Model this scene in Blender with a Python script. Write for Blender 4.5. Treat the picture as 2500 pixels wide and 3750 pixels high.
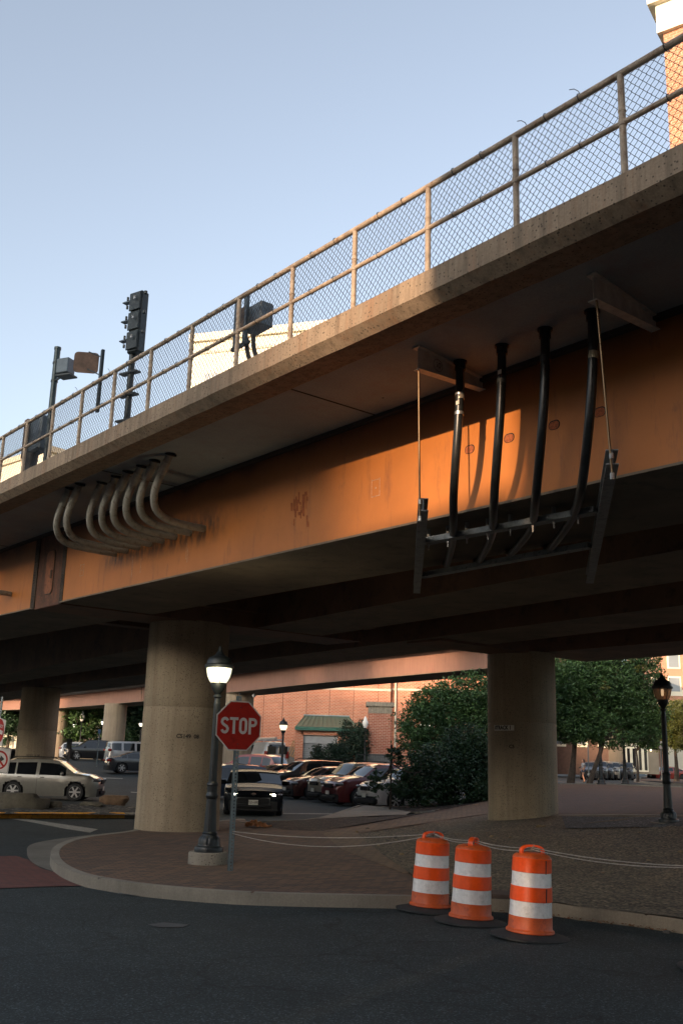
import bpy, bmesh, math, random
import numpy as np
from mathutils import Vector, Matrix, noise
from mathutils.geometry import delaunay_2d_cdt
random.seed(7); RNG = np.random.default_rng(7)
for o in list(bpy.data.objects): bpy.data.objects.remove(o)
S = bpy.context.scene; COL = S.collection; R_ = math.radians; PI = math.pi
# ---------------------------------------------------------------- camera
FPX, TILT, ROLL, EYE = 3646.0, R_(14.1), 0.029, 1.8          # focal length in photo pixels, eye height over the road
fwd = Vector((0, math.cos(TILT), math.sin(TILT))); up0 = Vector((0, -math.sin(TILT), math.cos(TILT))); rt0 = Vector((1, 0, 0))
rt = rt0 * math.cos(ROLL) + up0 * math.sin(ROLL); up = -rt0 * math.sin(ROLL) + up0 * math.cos(ROLL)
cam = bpy.data.objects.new('camera', bpy.data.cameras.new('camera')); COL.objects.link(cam)
cm = Matrix((rt, up, -fwd)).transposed().to_4x4(); cm.translation = (0, 0, EYE); cam.matrix_world = cm
cam.data.sensor_fit = 'VERTICAL'; cam.data.sensor_height = 36; cam.data.lens = FPX / 3750 * 36
cam.data.clip_start = .1; cam.data.clip_end = 3000; S.camera = cam
# ---------------------------------------------------------------- sky and sun
SUN_EL, SUN_AZ = R_(10.5), R_(-147.6)
w = bpy.data.worlds.new('World'); S.world = w; w.use_nodes = True; nt = w.node_tree
bg = nt.nodes['Background']; sky = nt.nodes.new('ShaderNodeTexSky'); sky.sky_type = 'NISHITA'; sky.sun_disc = False
sky.sun_elevation = SUN_EL; sky.sun_rotation = SUN_AZ; sky.air_density = 1.0; sky.dust_density = 3.0; sky.ozone_density = 2.0
hs = nt.nodes.new('ShaderNodeHueSaturation'); hs.inputs['Saturation'].default_value = .56; hs.inputs['Value'].default_value = .88; nt.links.new(sky.outputs[0], hs.inputs['Color']); nt.links.new(hs.outputs[0], bg.inputs[0]); bg.inputs[1].default_value = .15
sd = Vector((math.sin(SUN_AZ) * math.cos(SUN_EL), math.cos(SUN_AZ) * math.cos(SUN_EL), math.sin(SUN_EL)))
sl = bpy.data.lights.new('sun', 'SUN'); sl.energy = 2.2; sl.angle = R_(.53); sl.color = (1, .70, .46)
so = bpy.data.objects.new('sun', sl); COL.objects.link(so); so.rotation_euler = sd.to_track_quat('Z', 'Y').to_euler()
S.view_settings.view_transform = 'Standard'; S.view_settings.look = 'None'; S.view_settings.exposure = 1.6
S.render.engine = 'CYCLES'; S.cycles.max_bounces = 6; S.cycles.transparent_max_bounces = 12
# ---------------------------------------------------------------- ground shape
def sm(t): t = min(1, max(0, t)); return t * t * (3 - 2 * t)
def zg(x, y):
    r = .9 * sm((x - 1.5) / 10) * sm((y - 14) / 13)
    l = 1.35 * sm((y - 50) / 40) * (1 - sm((x + 2) / 14))
    return r + l
def ray(px, py): return (fwd + rt * ((px - 1250) / FPX) - up * ((py - 1875) / FPX)).normalized()
def G(px, py, dz=0):                                              # where a sight line meets the ground
    d = ray(px, py); z = dz
    for i in range(60):
        t = (z - EYE) / d.z; x, y = d.x * t, d.y * t
        z = z * .5 + .5 * (zg(x, y) + dz)
    return Vector((x, y, zg(x, y) + dz))
def AY(px, py, Y): d = ray(px, py); return Vector((0, 0, EYE)) + d * (Y / d.y)
# ---------------------------------------------------------------- materials
MATS = {}
def newmat(name):
    m = bpy.data.materials.new(name); m.use_nodes = True; nt = m.node_tree; b = nt.nodes['Principled BSDF']
    return m, nt, b
def N(nt, t, **kw):
    n = nt.nodes.new(t)
    for k, v in kw.items():
        if k in n.inputs: n.inputs[k].default_value = v
        else: setattr(n, k, v)
    return n
def ramp(nt, fac, stops):
    r = nt.nodes.new('ShaderNodeValToRGB'); e = r.color_ramp.elements
    while len(e) < len(stops): e.new(.5)
    for i, (p, c) in enumerate(stops): e[i].position = p; e[i].color = (c, c, c, 1) if isinstance(c, (int, float)) else (*c, 1)
    nt.links.new(fac, r.inputs[0]); return r.outputs[0]
def mix(nt, fac, a, b, mode='MIX'):
    m = nt.nodes.new('ShaderNodeMix'); m.data_type = 'RGBA'; m.blend_type = mode
    for s, v in ((0, fac), (6, a), (7, b)):
        if isinstance(v, (int, float)): m.inputs[s].default_value = v if s == 0 else (v, v, v, 1)
        elif isinstance(v, tuple): m.inputs[s].default_value = (*v, 1)
        else: nt.links.new(v, m.inputs[s])
    return m.outputs[2]
def coords(nt, scale=(1, 1, 1), swap=None, rot=0):
    tc = nt.nodes.new('ShaderNodeTexCoord'); out = tc.outputs['Object']
    if swap:
        s = nt.nodes.new('ShaderNodeSeparateXYZ'); nt.links.new(out, s.inputs[0]); c = nt.nodes.new('ShaderNodeCombineXYZ')
        for i, a in enumerate(swap): nt.links.new(s.outputs['xyz'.index(a)], c.inputs[i])
        out = c.outputs[0]
    mp = nt.nodes.new('ShaderNodeMapping'); mp.inputs['Scale'].default_value = scale; mp.inputs['Rotation'].default_value = (0, 0, rot)
    nt.links.new(out, mp.inputs[0]); return mp.outputs[0]
def noi(nt, vec, scale, det=5, rough=.6):
    n = N(nt, 'ShaderNodeTexNoise', Scale=scale, Detail=det, Roughness=rough); nt.links.new(vec, n.inputs['Vector']); return n.outputs[0]
def bump(nt, b, h, st, dist=.02):
    n = N(nt, 'ShaderNodeBump', Strength=st, Distance=dist); nt.links.new(h, n.inputs['Height']); nt.links.new(n.outputs[0], b.inputs['Normal'])
def M(name, col, rough=.6, metal=0, var=.25, scale=3, bmp=.1, dirt=None, coat=0, fine=60, streak=0, spec=None):
    if name in MATS: return MATS[name]
    m, nt, b = newmat(name); v = coords(nt)
    c = mix(nt, ramp(nt, noi(nt, v, scale), [(.3, 0), (.7, 1)]), tuple(x * (1 - var) for x in col), tuple(min(1, x * (1 + var)) for x in col))
    if dirt: c = mix(nt, ramp(nt, noi(nt, v, scale * 2.7, 8, .7), [(.52, 0), (.68, .8)]), c, dirt)
    if streak:
        sv = coords(nt, (6, 6, .35)); c = mix(nt, ramp(nt, noi(nt, sv, 2.2, 6, .65), [(.35, streak), (.62, 0)]), c, tuple(x * .35 for x in col))
    f = noi(nt, v, fine, 3)
    c = mix(nt, .35, c, ramp(nt, f, [(.3, .62), (.7, 1)]), 'MULTIPLY')
    nt.links.new(c, b.inputs['Base Color']); b.inputs['Roughness'].default_value = rough; b.inputs['Metallic'].default_value = metal
    b.inputs['Coat Weight'].default_value = coat; b.inputs['Coat Roughness'].default_value = .04
    if spec is not None: b.inputs['Specular IOR Level'].default_value = spec
    if bmp: bump(nt, b, f, bmp, .01)
    MATS[name] = m; return m
def emit(name, col, st):
    m, nt, b = newmat(name); b.inputs['Base Color'].default_value = (*col, 1); b.inputs['Emission Color'].default_value = (*col, 1)
    b.inputs['Emission Strength'].default_value = st; b.inputs['Roughness'].default_value = .2; return m
def m_asphalt(name, base, tint=(1, 1, 1)):
    m, nt, b = newmat(name); v = coords(nt)
    c = mix(nt, ramp(nt, noi(nt, v, .25, 6, .65), [(.3, 0), (.7, 1)]), tuple(base * .75 * t for t in tint), tuple(base * 1.3 * t for t in tint))
    c = mix(nt, ramp(nt, noi(nt, v, 1.7, 6, .7), [(.5, 0), (.75, .5)]), c, tuple(base * 1.7 * t for t in tint))
    vo = N(nt, 'ShaderNodeTexVoronoi', Scale=75.0); nt.links.new(v, vo.inputs['Vector'])
    sp = ramp(nt, vo.outputs['Color'], [(.0, .45), (.72, 1), (.86, 2.6)])
    c = mix(nt, 1, c, sp, 'MULTIPLY'); c2 = ramp(nt, noi(nt, v, 40, 3, .8), [(.3, .55), (.72, 1.35)]); c = mix(nt, 1, c, c2, 'MULTIPLY')
    vc = N(nt, 'ShaderNodeTexVoronoi', Scale=.45, feature='DISTANCE_TO_EDGE'); nv = N(nt, 'ShaderNodeVectorMath', operation='ADD')
    nn = N(nt, 'ShaderNodeTexNoise', Scale=1.3, Detail=6.0); nt.links.new(v, nn.inputs['Vector']); nt.links.new(v, nv.inputs[0]); nt.links.new(nn.outputs['Color'], nv.inputs[1])
    nt.links.new(nv.outputs[0], vc.inputs['Vector']); c = mix(nt, ramp(nt, vc.outputs['Distance'], [(.004, .55), (.011, 0)]), c, (base * .25,) * 3)
    nt.links.new(c, b.inputs['Base Color']); b.inputs['Roughness'].default_value = .85; b.inputs['Specular IOR Level'].default_value = .35
    bump(nt, b, vo.outputs['Distance'], .35, .006); return m
def m_brick(name, c1, c2, mortar, bw, bh, swap=None, rot=0, mort=.012, dirt=0, flat=True):
    m, nt, b = newmat(name); v = coords(nt, (1, 1, 1), swap, rot)
    br = N(nt, 'ShaderNodeTexBrick', Scale=1.0); br.inputs['Color1'].default_value = (*c1, 1); br.inputs['Color2'].default_value = (*c2, 1)
    br.inputs['Mortar'].default_value = (*mortar, 1); br.inputs['Mortar Size'].default_value = mort; br.inputs['Brick Width'].default_value = bw
    br.inputs['Row Height'].default_value = bh; br.inputs['Mortar Smooth'].default_value = .3; nt.links.new(v, br.inputs['Vector'])
    c = mix(nt, .5, br.outputs['Color'], ramp(nt, noi(nt, v, 9, 5, .7), [(.25, .5), (.75, 1.25)]), 'MULTIPLY')
    c = mix(nt, ramp(nt, noi(nt, v, .6, 5, .7), [(.4, 0), (.75, .45 + dirt)]), c, tuple(x * .45 for x in c1))
    nt.links.new(c, b.inputs['Base Color']); b.inputs['Roughness'].default_value = .85
    inv = N(nt, 'ShaderNodeMath', operation='SUBTRACT'); inv.inputs[0].default_value = 1; nt.links.new(br.outputs['Fac'], inv.inputs[1]); bump(nt, b, inv.outputs[0], .4, .008)
    return m
def m_gravel(name, cols, scale=28, bst=1.0, bd=.03, leaf=.0):
    m, nt, b = newmat(name); v = coords(nt)
    vo = N(nt, 'ShaderNodeTexVoronoi', Scale=float(scale)); nt.links.new(v, vo.inputs['Vector'])
    sep = N(nt, 'ShaderNodeSeparateColor'); nt.links.new(vo.outputs['Color'], sep.inputs[0])
    c = ramp(nt, sep.outputs[0], [(0, cols[0]), (.45, cols[1]), (.85, cols[2]), (1, tuple(min(1, q * 1.5) for q in cols[2]))])
    c = mix(nt, ramp(nt, noi(nt, v, .5, 6, .7), [(.40, 0), (.75, .6)]), c, tuple(q * .8 for q in cols[0]))
    c = mix(nt, 1, c, ramp(nt, vo.outputs['Distance'], [(.0, 1.15), (.75, .35)]), 'MULTIPLY')
    if leaf:
        v2 = N(nt, 'ShaderNodeTexVoronoi', Scale=9.0); nt.links.new(v, v2.inputs['Vector']); s2 = N(nt, 'ShaderNodeSeparateColor'); nt.links.new(v2.outputs['Color'], s2.inputs[0])
        a = ramp(nt, s2.outputs[1], [(1 - leaf, 0), (1 - leaf + .01, 1)]); a2 = ramp(nt, v2.outputs['Distance'], [(.2, 1), (.26, 0)])
        mm = mix(nt, 1, a, a2, 'MULTIPLY'); c = mix(nt, mm, c, (.22, .09, .03))
    nt.links.new(c, b.inputs['Base Color']); b.inputs['Roughness'].default_value = .9
    iv = N(nt, 'ShaderNodeMath', operation='SUBTRACT'); iv.inputs[0].default_value = 1; nt.links.new(vo.outputs['Distance'], iv.inputs[1]); bump(nt, b, iv.outputs[0], bst, bd); return m
def m_concrete(name, col, pits=.0, streak=.5, rust=0, scale=1.0):
    m, nt, b = newmat(name); v = coords(nt)
    c = mix(nt, ramp(nt, noi(nt, v, .9 * scale, 7, .65), [(.3, 0), (.7, 1)]), tuple(x * .72 for x in col), tuple(x * 1.15 for x in col))
    sv = coords(nt, (5 * scale, 5 * scale, .22 * scale))
    if streak: c = mix(nt, ramp(nt, noi(nt, sv, 1.6, 7, .7), [(.32, streak), (.55, 0)]), c, tuple(x * .4 for x in col))
    if rust: c = mix(nt, ramp(nt, noi(nt, sv, .9, 5, .7), [(.52, 0), (.72, rust)]), c, (.30, .13, .055))
    f = noi(nt, v, 45, 4, .7); c = mix(nt, .6, c, ramp(nt, f, [(.25, .6), (.75, 1.1)]), 'MULTIPLY'); h = f
    if pits:
        vo = N(nt, 'ShaderNodeTexVoronoi', Scale=22.0); nt.links.new(v, vo.inputs['Vector']); n2 = noi(nt, v, 3.5, 3)
        a = N(nt, 'ShaderNodeMath', operation='MULTIPLY_ADD'); nt.links.new(n2, a.inputs[0]); a.inputs[1].default_value = -.36; nt.links.new(vo.outputs['Distance'], a.inputs[2])
        pm = ramp(nt, a.outputs[0], [(-.0 + .0, 1), (.05, 0)]); c = mix(nt, pm, c, tuple(x * .3 for x in col))
    nt.links.new(c, b.inputs['Base Color']); b.inputs['Roughness'].default_value = .9; bump(nt, b, h, .25, .01); return m
def m_orange():
    m, nt, b = newmat('orange_paint'); v = coords(nt); col = (.45, .152, .028)
    c = mix(nt, ramp(nt, noi(nt, v, .7, 6, .6), [(.3, 0), (.7, 1)]), tuple(x * .8 for x in col), tuple(x * 1.12 for x in col))
    sv = coords(nt, (3.2, 3.2, .5)); st = ramp(nt, noi(nt, sv, 1.3, 7, .75), [(.56, 0), (.70, .6)]); c = mix(nt, st, c, (.16, .055, .025))
    # grime below the grey conduits (they drip): a patch of the web between t=-7.4 and t=-3
    s = N(nt, 'ShaderNodeSeparateXYZ'); tc = nt.nodes.new('ShaderNodeTexCoord'); nt.links.new(tc.outputs['Object'], s.inputs[0])
    mr = N(nt, 'ShaderNodeMapRange'); nt.links.new(s.outputs[0], mr.inputs[0]); mr.inputs[1].default_value = -7.6; mr.inputs[2].default_value = -7.0
    m2 = N(nt, 'ShaderNodeMapRange'); nt.links.new(s.outputs[0], m2.inputs[0]); m2.inputs[1].default_value = -2.6; m2.inputs[2].default_value = -3.4
    mz = N(nt, 'ShaderNodeMapRange'); nt.links.new(s.outputs[2], mz.inputs[0]); mz.inputs[1].default_value = 5.35; mz.inputs[2].default_value = 5.6
    mz2 = N(nt, 'ShaderNodeMapRange'); nt.links.new(s.outputs[2], mz2.inputs[0]); mz2.inputs[1].default_value = 6.1; mz2.inputs[2].default_value = 5.8
    p1 = N(nt, 'ShaderNodeMath', operation='MULTIPLY'); nt.links.new(mr.outputs[0], p1.inputs[0]); nt.links.new(m2.outputs[0], p1.inputs[1])
    p2 = N(nt, 'ShaderNodeMath', operation='MULTIPLY'); nt.links.new(mz.outputs[0], p2.inputs[0]); nt.links.new(mz2.outputs[0], p2.inputs[1])
    p3 = N(nt, 'ShaderNodeMath', operation='MULTIPLY'); nt.links.new(p1.outputs[0], p3.inputs[0]); nt.links.new(p2.outputs[0], p3.inputs[1])
    gv = coords(nt, (4, 1, 1.2)); g = ramp(nt, noi(nt, gv, 2.2, 5, .6), [(.40, 0), (.56, .85)]); c = mix(nt, mix(nt, 1, g, p3.outputs[0], 'MULTIPLY'), c, (.07, .035, .02))
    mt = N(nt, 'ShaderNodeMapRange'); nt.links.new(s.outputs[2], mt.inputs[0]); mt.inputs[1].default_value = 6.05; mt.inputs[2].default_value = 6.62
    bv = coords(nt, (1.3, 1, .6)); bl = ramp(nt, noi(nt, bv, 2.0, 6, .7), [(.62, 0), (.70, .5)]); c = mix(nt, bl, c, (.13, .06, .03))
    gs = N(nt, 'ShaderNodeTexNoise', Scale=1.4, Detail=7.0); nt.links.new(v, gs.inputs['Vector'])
    mg = N(nt, 'ShaderNodeMath', operation='MULTIPLY'); nt.links.new(mt.outputs[0], mg.inputs[0]); nt.links.new(gs.outputs[0], mg.inputs[1]); c = mix(nt, ramp(nt, mg.outputs[0], [(.05, 0), (.55, .9)]), c, (.07, .03, .015))  # darkens the web towards the top: slab shade and grime painted together
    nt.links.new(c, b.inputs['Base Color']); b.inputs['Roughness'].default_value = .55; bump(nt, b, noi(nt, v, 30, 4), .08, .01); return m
def m_leaf(name, dark, light, rough=.5):
    m, nt, b = newmat(name); v = coords(nt); gi = nt.nodes.new('ShaderNodeNewGeometry')
    c = mix(nt, ramp(nt, noi(nt, v, .9, 3), [(.3, 0), (.7, 1)]), dark, light)
    c = mix(nt, .7, c, ramp(nt, gi.outputs['Random Per Island'], [(0, .45), (.8, 1.2), (1, 1.9)]), 'MULTIPLY')
    nt.links.new(c, b.inputs['Base Color']); b.inputs['Roughness'].default_value = rough
    tr = nt.nodes.new('ShaderNodeBsdfTranslucent'); nt.links.new(c, tr.inputs[0]); mx = nt.nodes.new('ShaderNodeMixShader'); mx.inputs[0].default_value = .3
    nt.links.new(b.outputs[0], mx.inputs[1]); nt.links.new(tr.outputs[0], mx.inputs[2]); nt.links.new(mx.outputs[0], nt.nodes['Material Output'].inputs[0]); return m
# ---------------------------------------------------------------- mesh builder
class MB:
    def __init__(s): s.v = []; s.f = []
    def add(s, vs, fs): n = len(s.v); s.v += [tuple(v) for v in vs]; s.f += [tuple(i + n for i in f) for f in fs]; return s
    def box(s, c, d, rz=0, m=None, bev=0):
        x, y, z = (k / 2 for k in d); e = bev
        if e:
            vs = []
            for sx in (-1, 1):
                for sy in (-1, 1):
                    for sz in (-1, 1): vs += [(sx * (x - e), sy * (y - e), sz * z), (sx * (x - e), sy * y, sz * (z - e)), (sx * x, sy * (y - e), sz * (z - e))]
            bm = bmesh.new(); [bm.verts.new(v) for v in vs]; r = bmesh.ops.convex_hull(bm, input=bm.verts); bmesh.ops.dissolve_limit(bm, angle_limit=.01, verts=bm.verts, edges=bm.edges)
            bm.verts.index_update(); vs = [v.co.copy() for v in bm.verts]; fs = [tuple(v.index for v in f.verts) for f in bm.faces]; bm.free()
        else:
            vs = [Vector((a * x, b * y, g * z)) for a in (-1, 1) for b in (-1, 1) for g in (-1, 1)]
            fs = [(0, 1, 3, 2), (4, 6, 7, 5), (0, 4, 5, 1), (2, 3, 7, 6), (0, 2, 6, 4), (1, 5, 7, 3)]
        mt = Matrix.Translation(c) @ Matrix.Rotation(rz, 4, 'Z')
        if m: mt = m @ mt
        return s.add([mt @ Vector(v) for v in vs], fs)
    def tube(s, pts, r, seg=10, cap=True):
        pts = [Vector(p) for p in pts]; n = len(pts); rs = r if isinstance(r, (list, tuple)) else [r] * n; vs = []; fs = []; ref = None
        for i, p in enumerate(pts):
            d = (pts[min(i + 1, n - 1)] - pts[max(i - 1, 0)]).normalized()
            if ref is None: ref = d.orthogonal().normalized()
            ref = (ref - d * ref.dot(d)).normalized(); b = d.cross(ref)
            for k in range(seg): a = 2 * PI * k / seg; vs.append(p + (ref * math.cos(a) + b * math.sin(a)) * rs[i])
        for i in range(n - 1):
            for k in range(seg): k2 = (k + 1) % seg; fs.append((i * seg + k, i * seg + k2, (i + 1) * seg + k2, (i + 1) * seg + k))
        if cap: fs.append(tuple(range(seg))[::-1]); fs.append(tuple((n - 1) * seg + k for k in range(seg)))
        return s.add(vs, fs)
    def lathe(s, prof, seg=24, c=(0, 0, 0), flute=None, m=None):
        vs = []; fs = []; n = len(prof)
        for r, z in prof:
            for k in range(seg):
                a = 2 * PI * k / seg; rr = r * (flute(k, z) if flute else 1); p = Vector((c[0] + rr * math.cos(a), c[1] + rr * math.sin(a), c[2] + z)); vs.append(m @ p if m else p)
        for i in range(n - 1):
            for k in range(seg): k2 = (k + 1) % seg; fs.append((i * seg + k, i * seg + k2, (i + 1) * seg + k2, (i + 1) * seg + k))
        fs.append(tuple(range(seg))[::-1]); fs.append(tuple((n - 1) * seg + k for k in range(seg)))
        return s.add(vs, fs)
    def prism(s, poly, h, axis='z', base=0, m=None):
        n = len(poly); vs = []
        for z in (base, base + h):
            for a, b in poly: p = Vector({'z': (a, b, z), 'y': (a, z, b), 'x': (z, a, b)}[axis]); vs.append(m @ p if m else p)
        fs = [tuple(range(n))[::-1], tuple(range(n, 2 * n))] + [(i, (i + 1) % n, (i + 1) % n + n, i + n) for i in range(n)]
        return s.add(vs, fs)
    def strip(s, rows, closed=False):                              # rows of equal length -> quads
        vs = [p for r in rows for p in r]; k = len(rows[0]); fs = []
        for i in range(len(rows) - 1):
            for j in range(k - (0 if closed else 1)): j2 = (j + 1) % k; fs.append((i * k + j, i * k + j2, (i + 1) * k + j2, (i + 1) * k + j))
        return s.add(vs, fs)
def mesh(name, mb, mat, parent=None, smooth=None, local=False, offset=None):
    me = bpy.data.meshes.new(name); vs = [Vector(v) for v in mb.v]
    o = bpy.data.objects.new(name, me)
    if parent is not None:
        o.parent = parent
        if not local: iv = parent['_m'] if False else XF[parent.name].inverted(); vs = [iv @ v for v in vs]
    me.from_pydata(vs, [], mb.f); bm = bmesh.new(); bm.from_mesh(me); bmesh.ops.recalc_face_normals(bm, faces=bm.faces); bm.to_mesh(me); bm.free()
    if mat: me.materials.append(mat)
    if smooth is not None:
        for p in me.polygons: p.use_smooth = True
        me.set_sharp_from_angle(angle=R_(smooth))
    COL.objects.link(o); XF[o.name] = XF[parent.name] if parent is not None else Matrix.Identity(4); return o
XF = {}
def thing(name, label, cat, loc=(0, 0, 0), rz=0, group=None, rot=None):
    o = bpy.data.objects.new(name, None); COL.objects.link(o); o.empty_display_size = .2
    e = rot if rot else (0, 0, rz); o.location = loc; o.rotation_euler = e
    from mathutils import Euler
    XF[o.name] = Matrix.Translation(loc) @ Euler(e).to_matrix().to_4x4()
    o['label'] = label; o['category'] = cat
    if group: o['group'] = group
    return o
def tag(o, label, cat, group=None, kind=None):
    if label: o['label'] = label
    if cat: o['category'] = cat
    if group: o['group'] = group
    if kind: o['kind'] = kind
    return o
def struct(name, mb, mat, smooth=None): o = mesh(name, mb, mat, None, smooth); o['kind'] = 'structure'; return o
def dup(root, loc, rz, label=None, group=None, scale=None):
    r = root.copy(); COL.objects.link(r); r.location = loc; r.rotation_euler = (root.rotation_euler.x, root.rotation_euler.y, rz)
    if scale: r.scale = scale
    if label: r['label'] = label
    if group: r['group'] = group
    def rec(a, b):
        for ch in [c for c in bpy.data.objects if c.parent == a]: c = ch.copy(); COL.objects.link(c); c.parent = b; rec(ch, c)
    rec(root, r); return r
def text_mb(body, size, m, depth=.002, bold=0, sx=1.0, shear=0):
    cu = bpy.data.curves.new('t', 'FONT'); cu.body = body; cu.size = size; cu.extrude = depth; cu.offset = bold; cu.align_x = 'CENTER'; cu.align_y = 'CENTER'; cu.resolution_u = 3; cu.shear = shear
    o = bpy.data.objects.new('t', cu); me = bpy.data.meshes.new_from_object(o); mb = MB()
    mt = m @ Matrix.Rotation(PI / 2, 4, 'X') @ Matrix.Diagonal((sx, 1, 1, 1)); mb.add([mt @ v.co for v in me.vertices], [tuple(p.vertices) for p in me.polygons])
    bpy.data.objects.remove(o); bpy.data.curves.remove(cu); bpy.data.meshes.remove(me); return mb
# ---------------------------------------------------------------- draped ground sheets
def drape(name, poly, mat, dz, step=1.0, rough=0, hz=None):
    xs = [p[0] for p in poly]; ys = [p[1] for p in poly]; pts = [Vector((p[0], p[1])) for p in poly]; n = len(pts); E = [(i, (i + 1) % n) for i in range(n)]
    def inside(x, y):
        c = False
        for i in range(n):
            x1, y1 = pts[i]; x2, y2 = pts[i - 1]
            if (y1 > y) != (y2 > y) and x < (x2 - x1) * (y - y1) / (y2 - y1) + x1: c = not c
        return c
    x = math.ceil(min(xs) / step) * step
    while x < max(xs):
        y = math.ceil(min(ys) / step) * step
        while y < max(ys):
            if inside(x, y): pts.append(Vector((x, y)))
            y += step
        x += step
    r = delaunay_2d_cdt(pts, E, [], 1, 1e-5); h = hz or (lambda a, b: zg(a, b) + dz)
    mb = MB(); mb.add([(v.x, v.y, h(v.x, v.y) + (noise.noise(Vector((v.x * 1.1, v.y * 1.1, 3))) * rough if rough else 0)) for v in r[0]], [tuple(f) for f in r[2]])
    o = struct(name, mb, mat, 60); return o
def P2(l, dz=0): return [tuple(G(*p, dz)[:2]) for p in l]
def smooth_line(pts, k=6):
    P = [Vector(p) for p in pts]; out = []
    for i in range(len(P) - 1):
        a, b, c, d = P[max(i - 1, 0)], P[i], P[i + 1], P[min(i + 2, len(P) - 1)]
        for j in range(k): t = j / k; out.append(.5 * ((2 * b) + (c - a) * t + (2 * a - 5 * b + 4 * c - d) * t * t + (3 * b - a - 3 * c + d) * t ** 3))
    return out + [P[-1]]
def kerb(name, line, mat, wdt=.16, h=.15, side=1, joint=2.4):
    L = [Vector((p[0], p[1])) for p in line]; out = []; acc = 0; prev = None
    for i, p in enumerate(L):
        d = (L[min(i + 1, len(L) - 1)] - L[max(i - 1, 0)]).normalized(); nrm = Vector((-d.y, d.x)) * side
        if prev is not None: acc += (p - prev).length
        prev = p; q = p + nrm * wdt; z = zg(p.x, p.y); z2 = zg(q.x, q.y)
        row = [(p.x, p.y, z - .1), (p.x, p.y, z + h - .02), (p.x + nrm.x * .02, p.y + nrm.y * .02, z + h + .004), (q.x, q.y, z2 + h + .006), (q.x, q.y, z2 - .1)]
        if acc > joint and 0 < i < len(L) - 1:
            acc = 0; dp = [(a - d.x * 0, b, c - .015) for a, b, c in row]
            for s_, rr in ((-.022, row), (-.014, dp), (.014, dp), (.022, row)): out.append([(a + d.x * s_, b + d.y * s_, c) for a, b, c in rr])
        else: out.append(row)
    return struct(name, MB().strip(out), mat, 35)
ASPH = m_asphalt('asphalt', .036, (.80, 1.03, 1.02)); CONC = m_concrete('kerb_concrete', (.27, .24, .19), 0, .2, 0)
BRK_P = m_brick('brick_paving', (.20, .112, .066), (.088, .058, .042), (.04, .034, .027), .23, .115, None, R_(-38), .012, .1)
BRK_F = m_brick('red_brick_paving', (.125, .072, .045), (.075, .048, .033), (.05, .038, .03), .23, .115, None, R_(10), .01, .15)
GRAV = m_gravel('gravel', [(.07, .054, .032), (.19, .148, .092), (.32, .25, .16)], 24, .8, .02, .02)
GRAV2 = m_gravel('bluish_gravel', [(.06, .063, .066), (.11, .115, .12), (.2, .2, .2)], 22, 1.0, .03)
MULCH = m_gravel('mulch', [(.03, .02, .013), (.055, .038, .024), (.11, .08, .055)], 14, 1.0, .05, .03)
# base sheet to the horizon
gx = [-1500, -700, -300, -150, -90, -60] + [x for x in np.arange(-50, 51, 1.)] + [60, 90, 150, 300, 700, 1500]; gy = [-1500, -700, -300, -100, -40] + [y for y in np.arange(-10, 121, 1.)] + [150, 300, 700, 1500]
mb = MB(); mb.strip([[(x, y, zg(x, y)) for x in gx] for y in gy]); struct('ground', mb, ASPH, 60)
K1 = [(900, 3000), (600, 3026), (483, 3046), (330, 3066), (255, 3088), (223, 3116), (239, 3156), (319, 3196), (440, 3220), (574, 3238), (800, 3257), (1020, 3267), (1482, 3277), (1700, 3283)]
KL = smooth_line(P2(K1, .15), 6); KR = smooth_line(P2([(1700, 3283), (1860, 3291), (2024, 3302), (2140, 3318), (2320, 3338), (2500, 3362), (2800, 3405)], .15), 5)
kerb('kerb', KL, CONC, side=-1); kerb('kerb', KR, m_concrete('pale_kerb', (.30, .24, .165), 0, .2), side=-1)
def inset(line, d, side=-1):
    o = []
    for i, p in enumerate(line):
        t = (line[min(i + 1, len(line) - 1)] - line[max(i - 1, 0)]).normalized(); o.append((p.x - t.y * d * side, p.y + t.x * d * side))
    return o
edge = [(1500, 3200), (1335, 3085), (1312, 3055)]
side_poly = inset(KL, .155) + P2([(1575, 3270)] + edge + [(1600, 3011), (1810, 2983), (1810, 2926), (1600, 2970), (1317, 3023), (1165, 3044), (1038, 3038), (940, 3020)], .15)
BH = lambda x, y: zg(x, y) + .15
drape('brick_sidewalk', side_poly, BRK_P, .15, .7)
gp = inset(KR, .155)[::-1] ; gp = P2([(1312, 3055), (1335, 3085), (1500, 3200), (1575, 3270)], .15) + inset(KR, .155) + [(16, 16), (30, 32)] + P2([(3000, 2996), (2300, 2990), (2060, 2988), (1800, 2983), (1600, 3011)], .15)
o = drape('gravel_bed', gp, GRAV, .16, .5, .03); o['kind'] = 'structure'
drape('gravel_strip', P2([(2070, 3034), (2300, 3030), (2700, 3028), (2700, 2998), (2300, 2993), (2055, 2990)], .17), GRAV2, .176, .5, .0)
drape('sun_tinted_brick_path', P2([(1180, 3052), (1317, 3027), (1600, 2975), (1805, 2929), (1805, 2978), (1600, 3007), (1312, 3052), (1345, 3088), (1500, 3195), (1480, 3200), (1250, 3110)], .15), m_brick('sun_tinted_brick_paving', (.26, .165, .09), (.15, .10, .062), (.06, .05, .038), .23, .115, None, R_(-38), .012, .1), .156, .7)  # lighter tan bricks: the sunlit patch of the path put into the colour
drape('mulch_bed', P2([(940, 3018), (1038, 3038), (1165, 3044), (1317, 3022), (1600, 2970), (1490, 2984), (1230, 2990)], .14), MULCH, .15, .5, .05)
drape('mulch_bed', P2([(1345, 2950), (1504, 2976), (1610, 2968), (1810, 2924), (1990, 2890), (1980, 2850), (1500, 2880), (1400, 2925)], .14), MULCH, .15, .6, .08)
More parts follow.
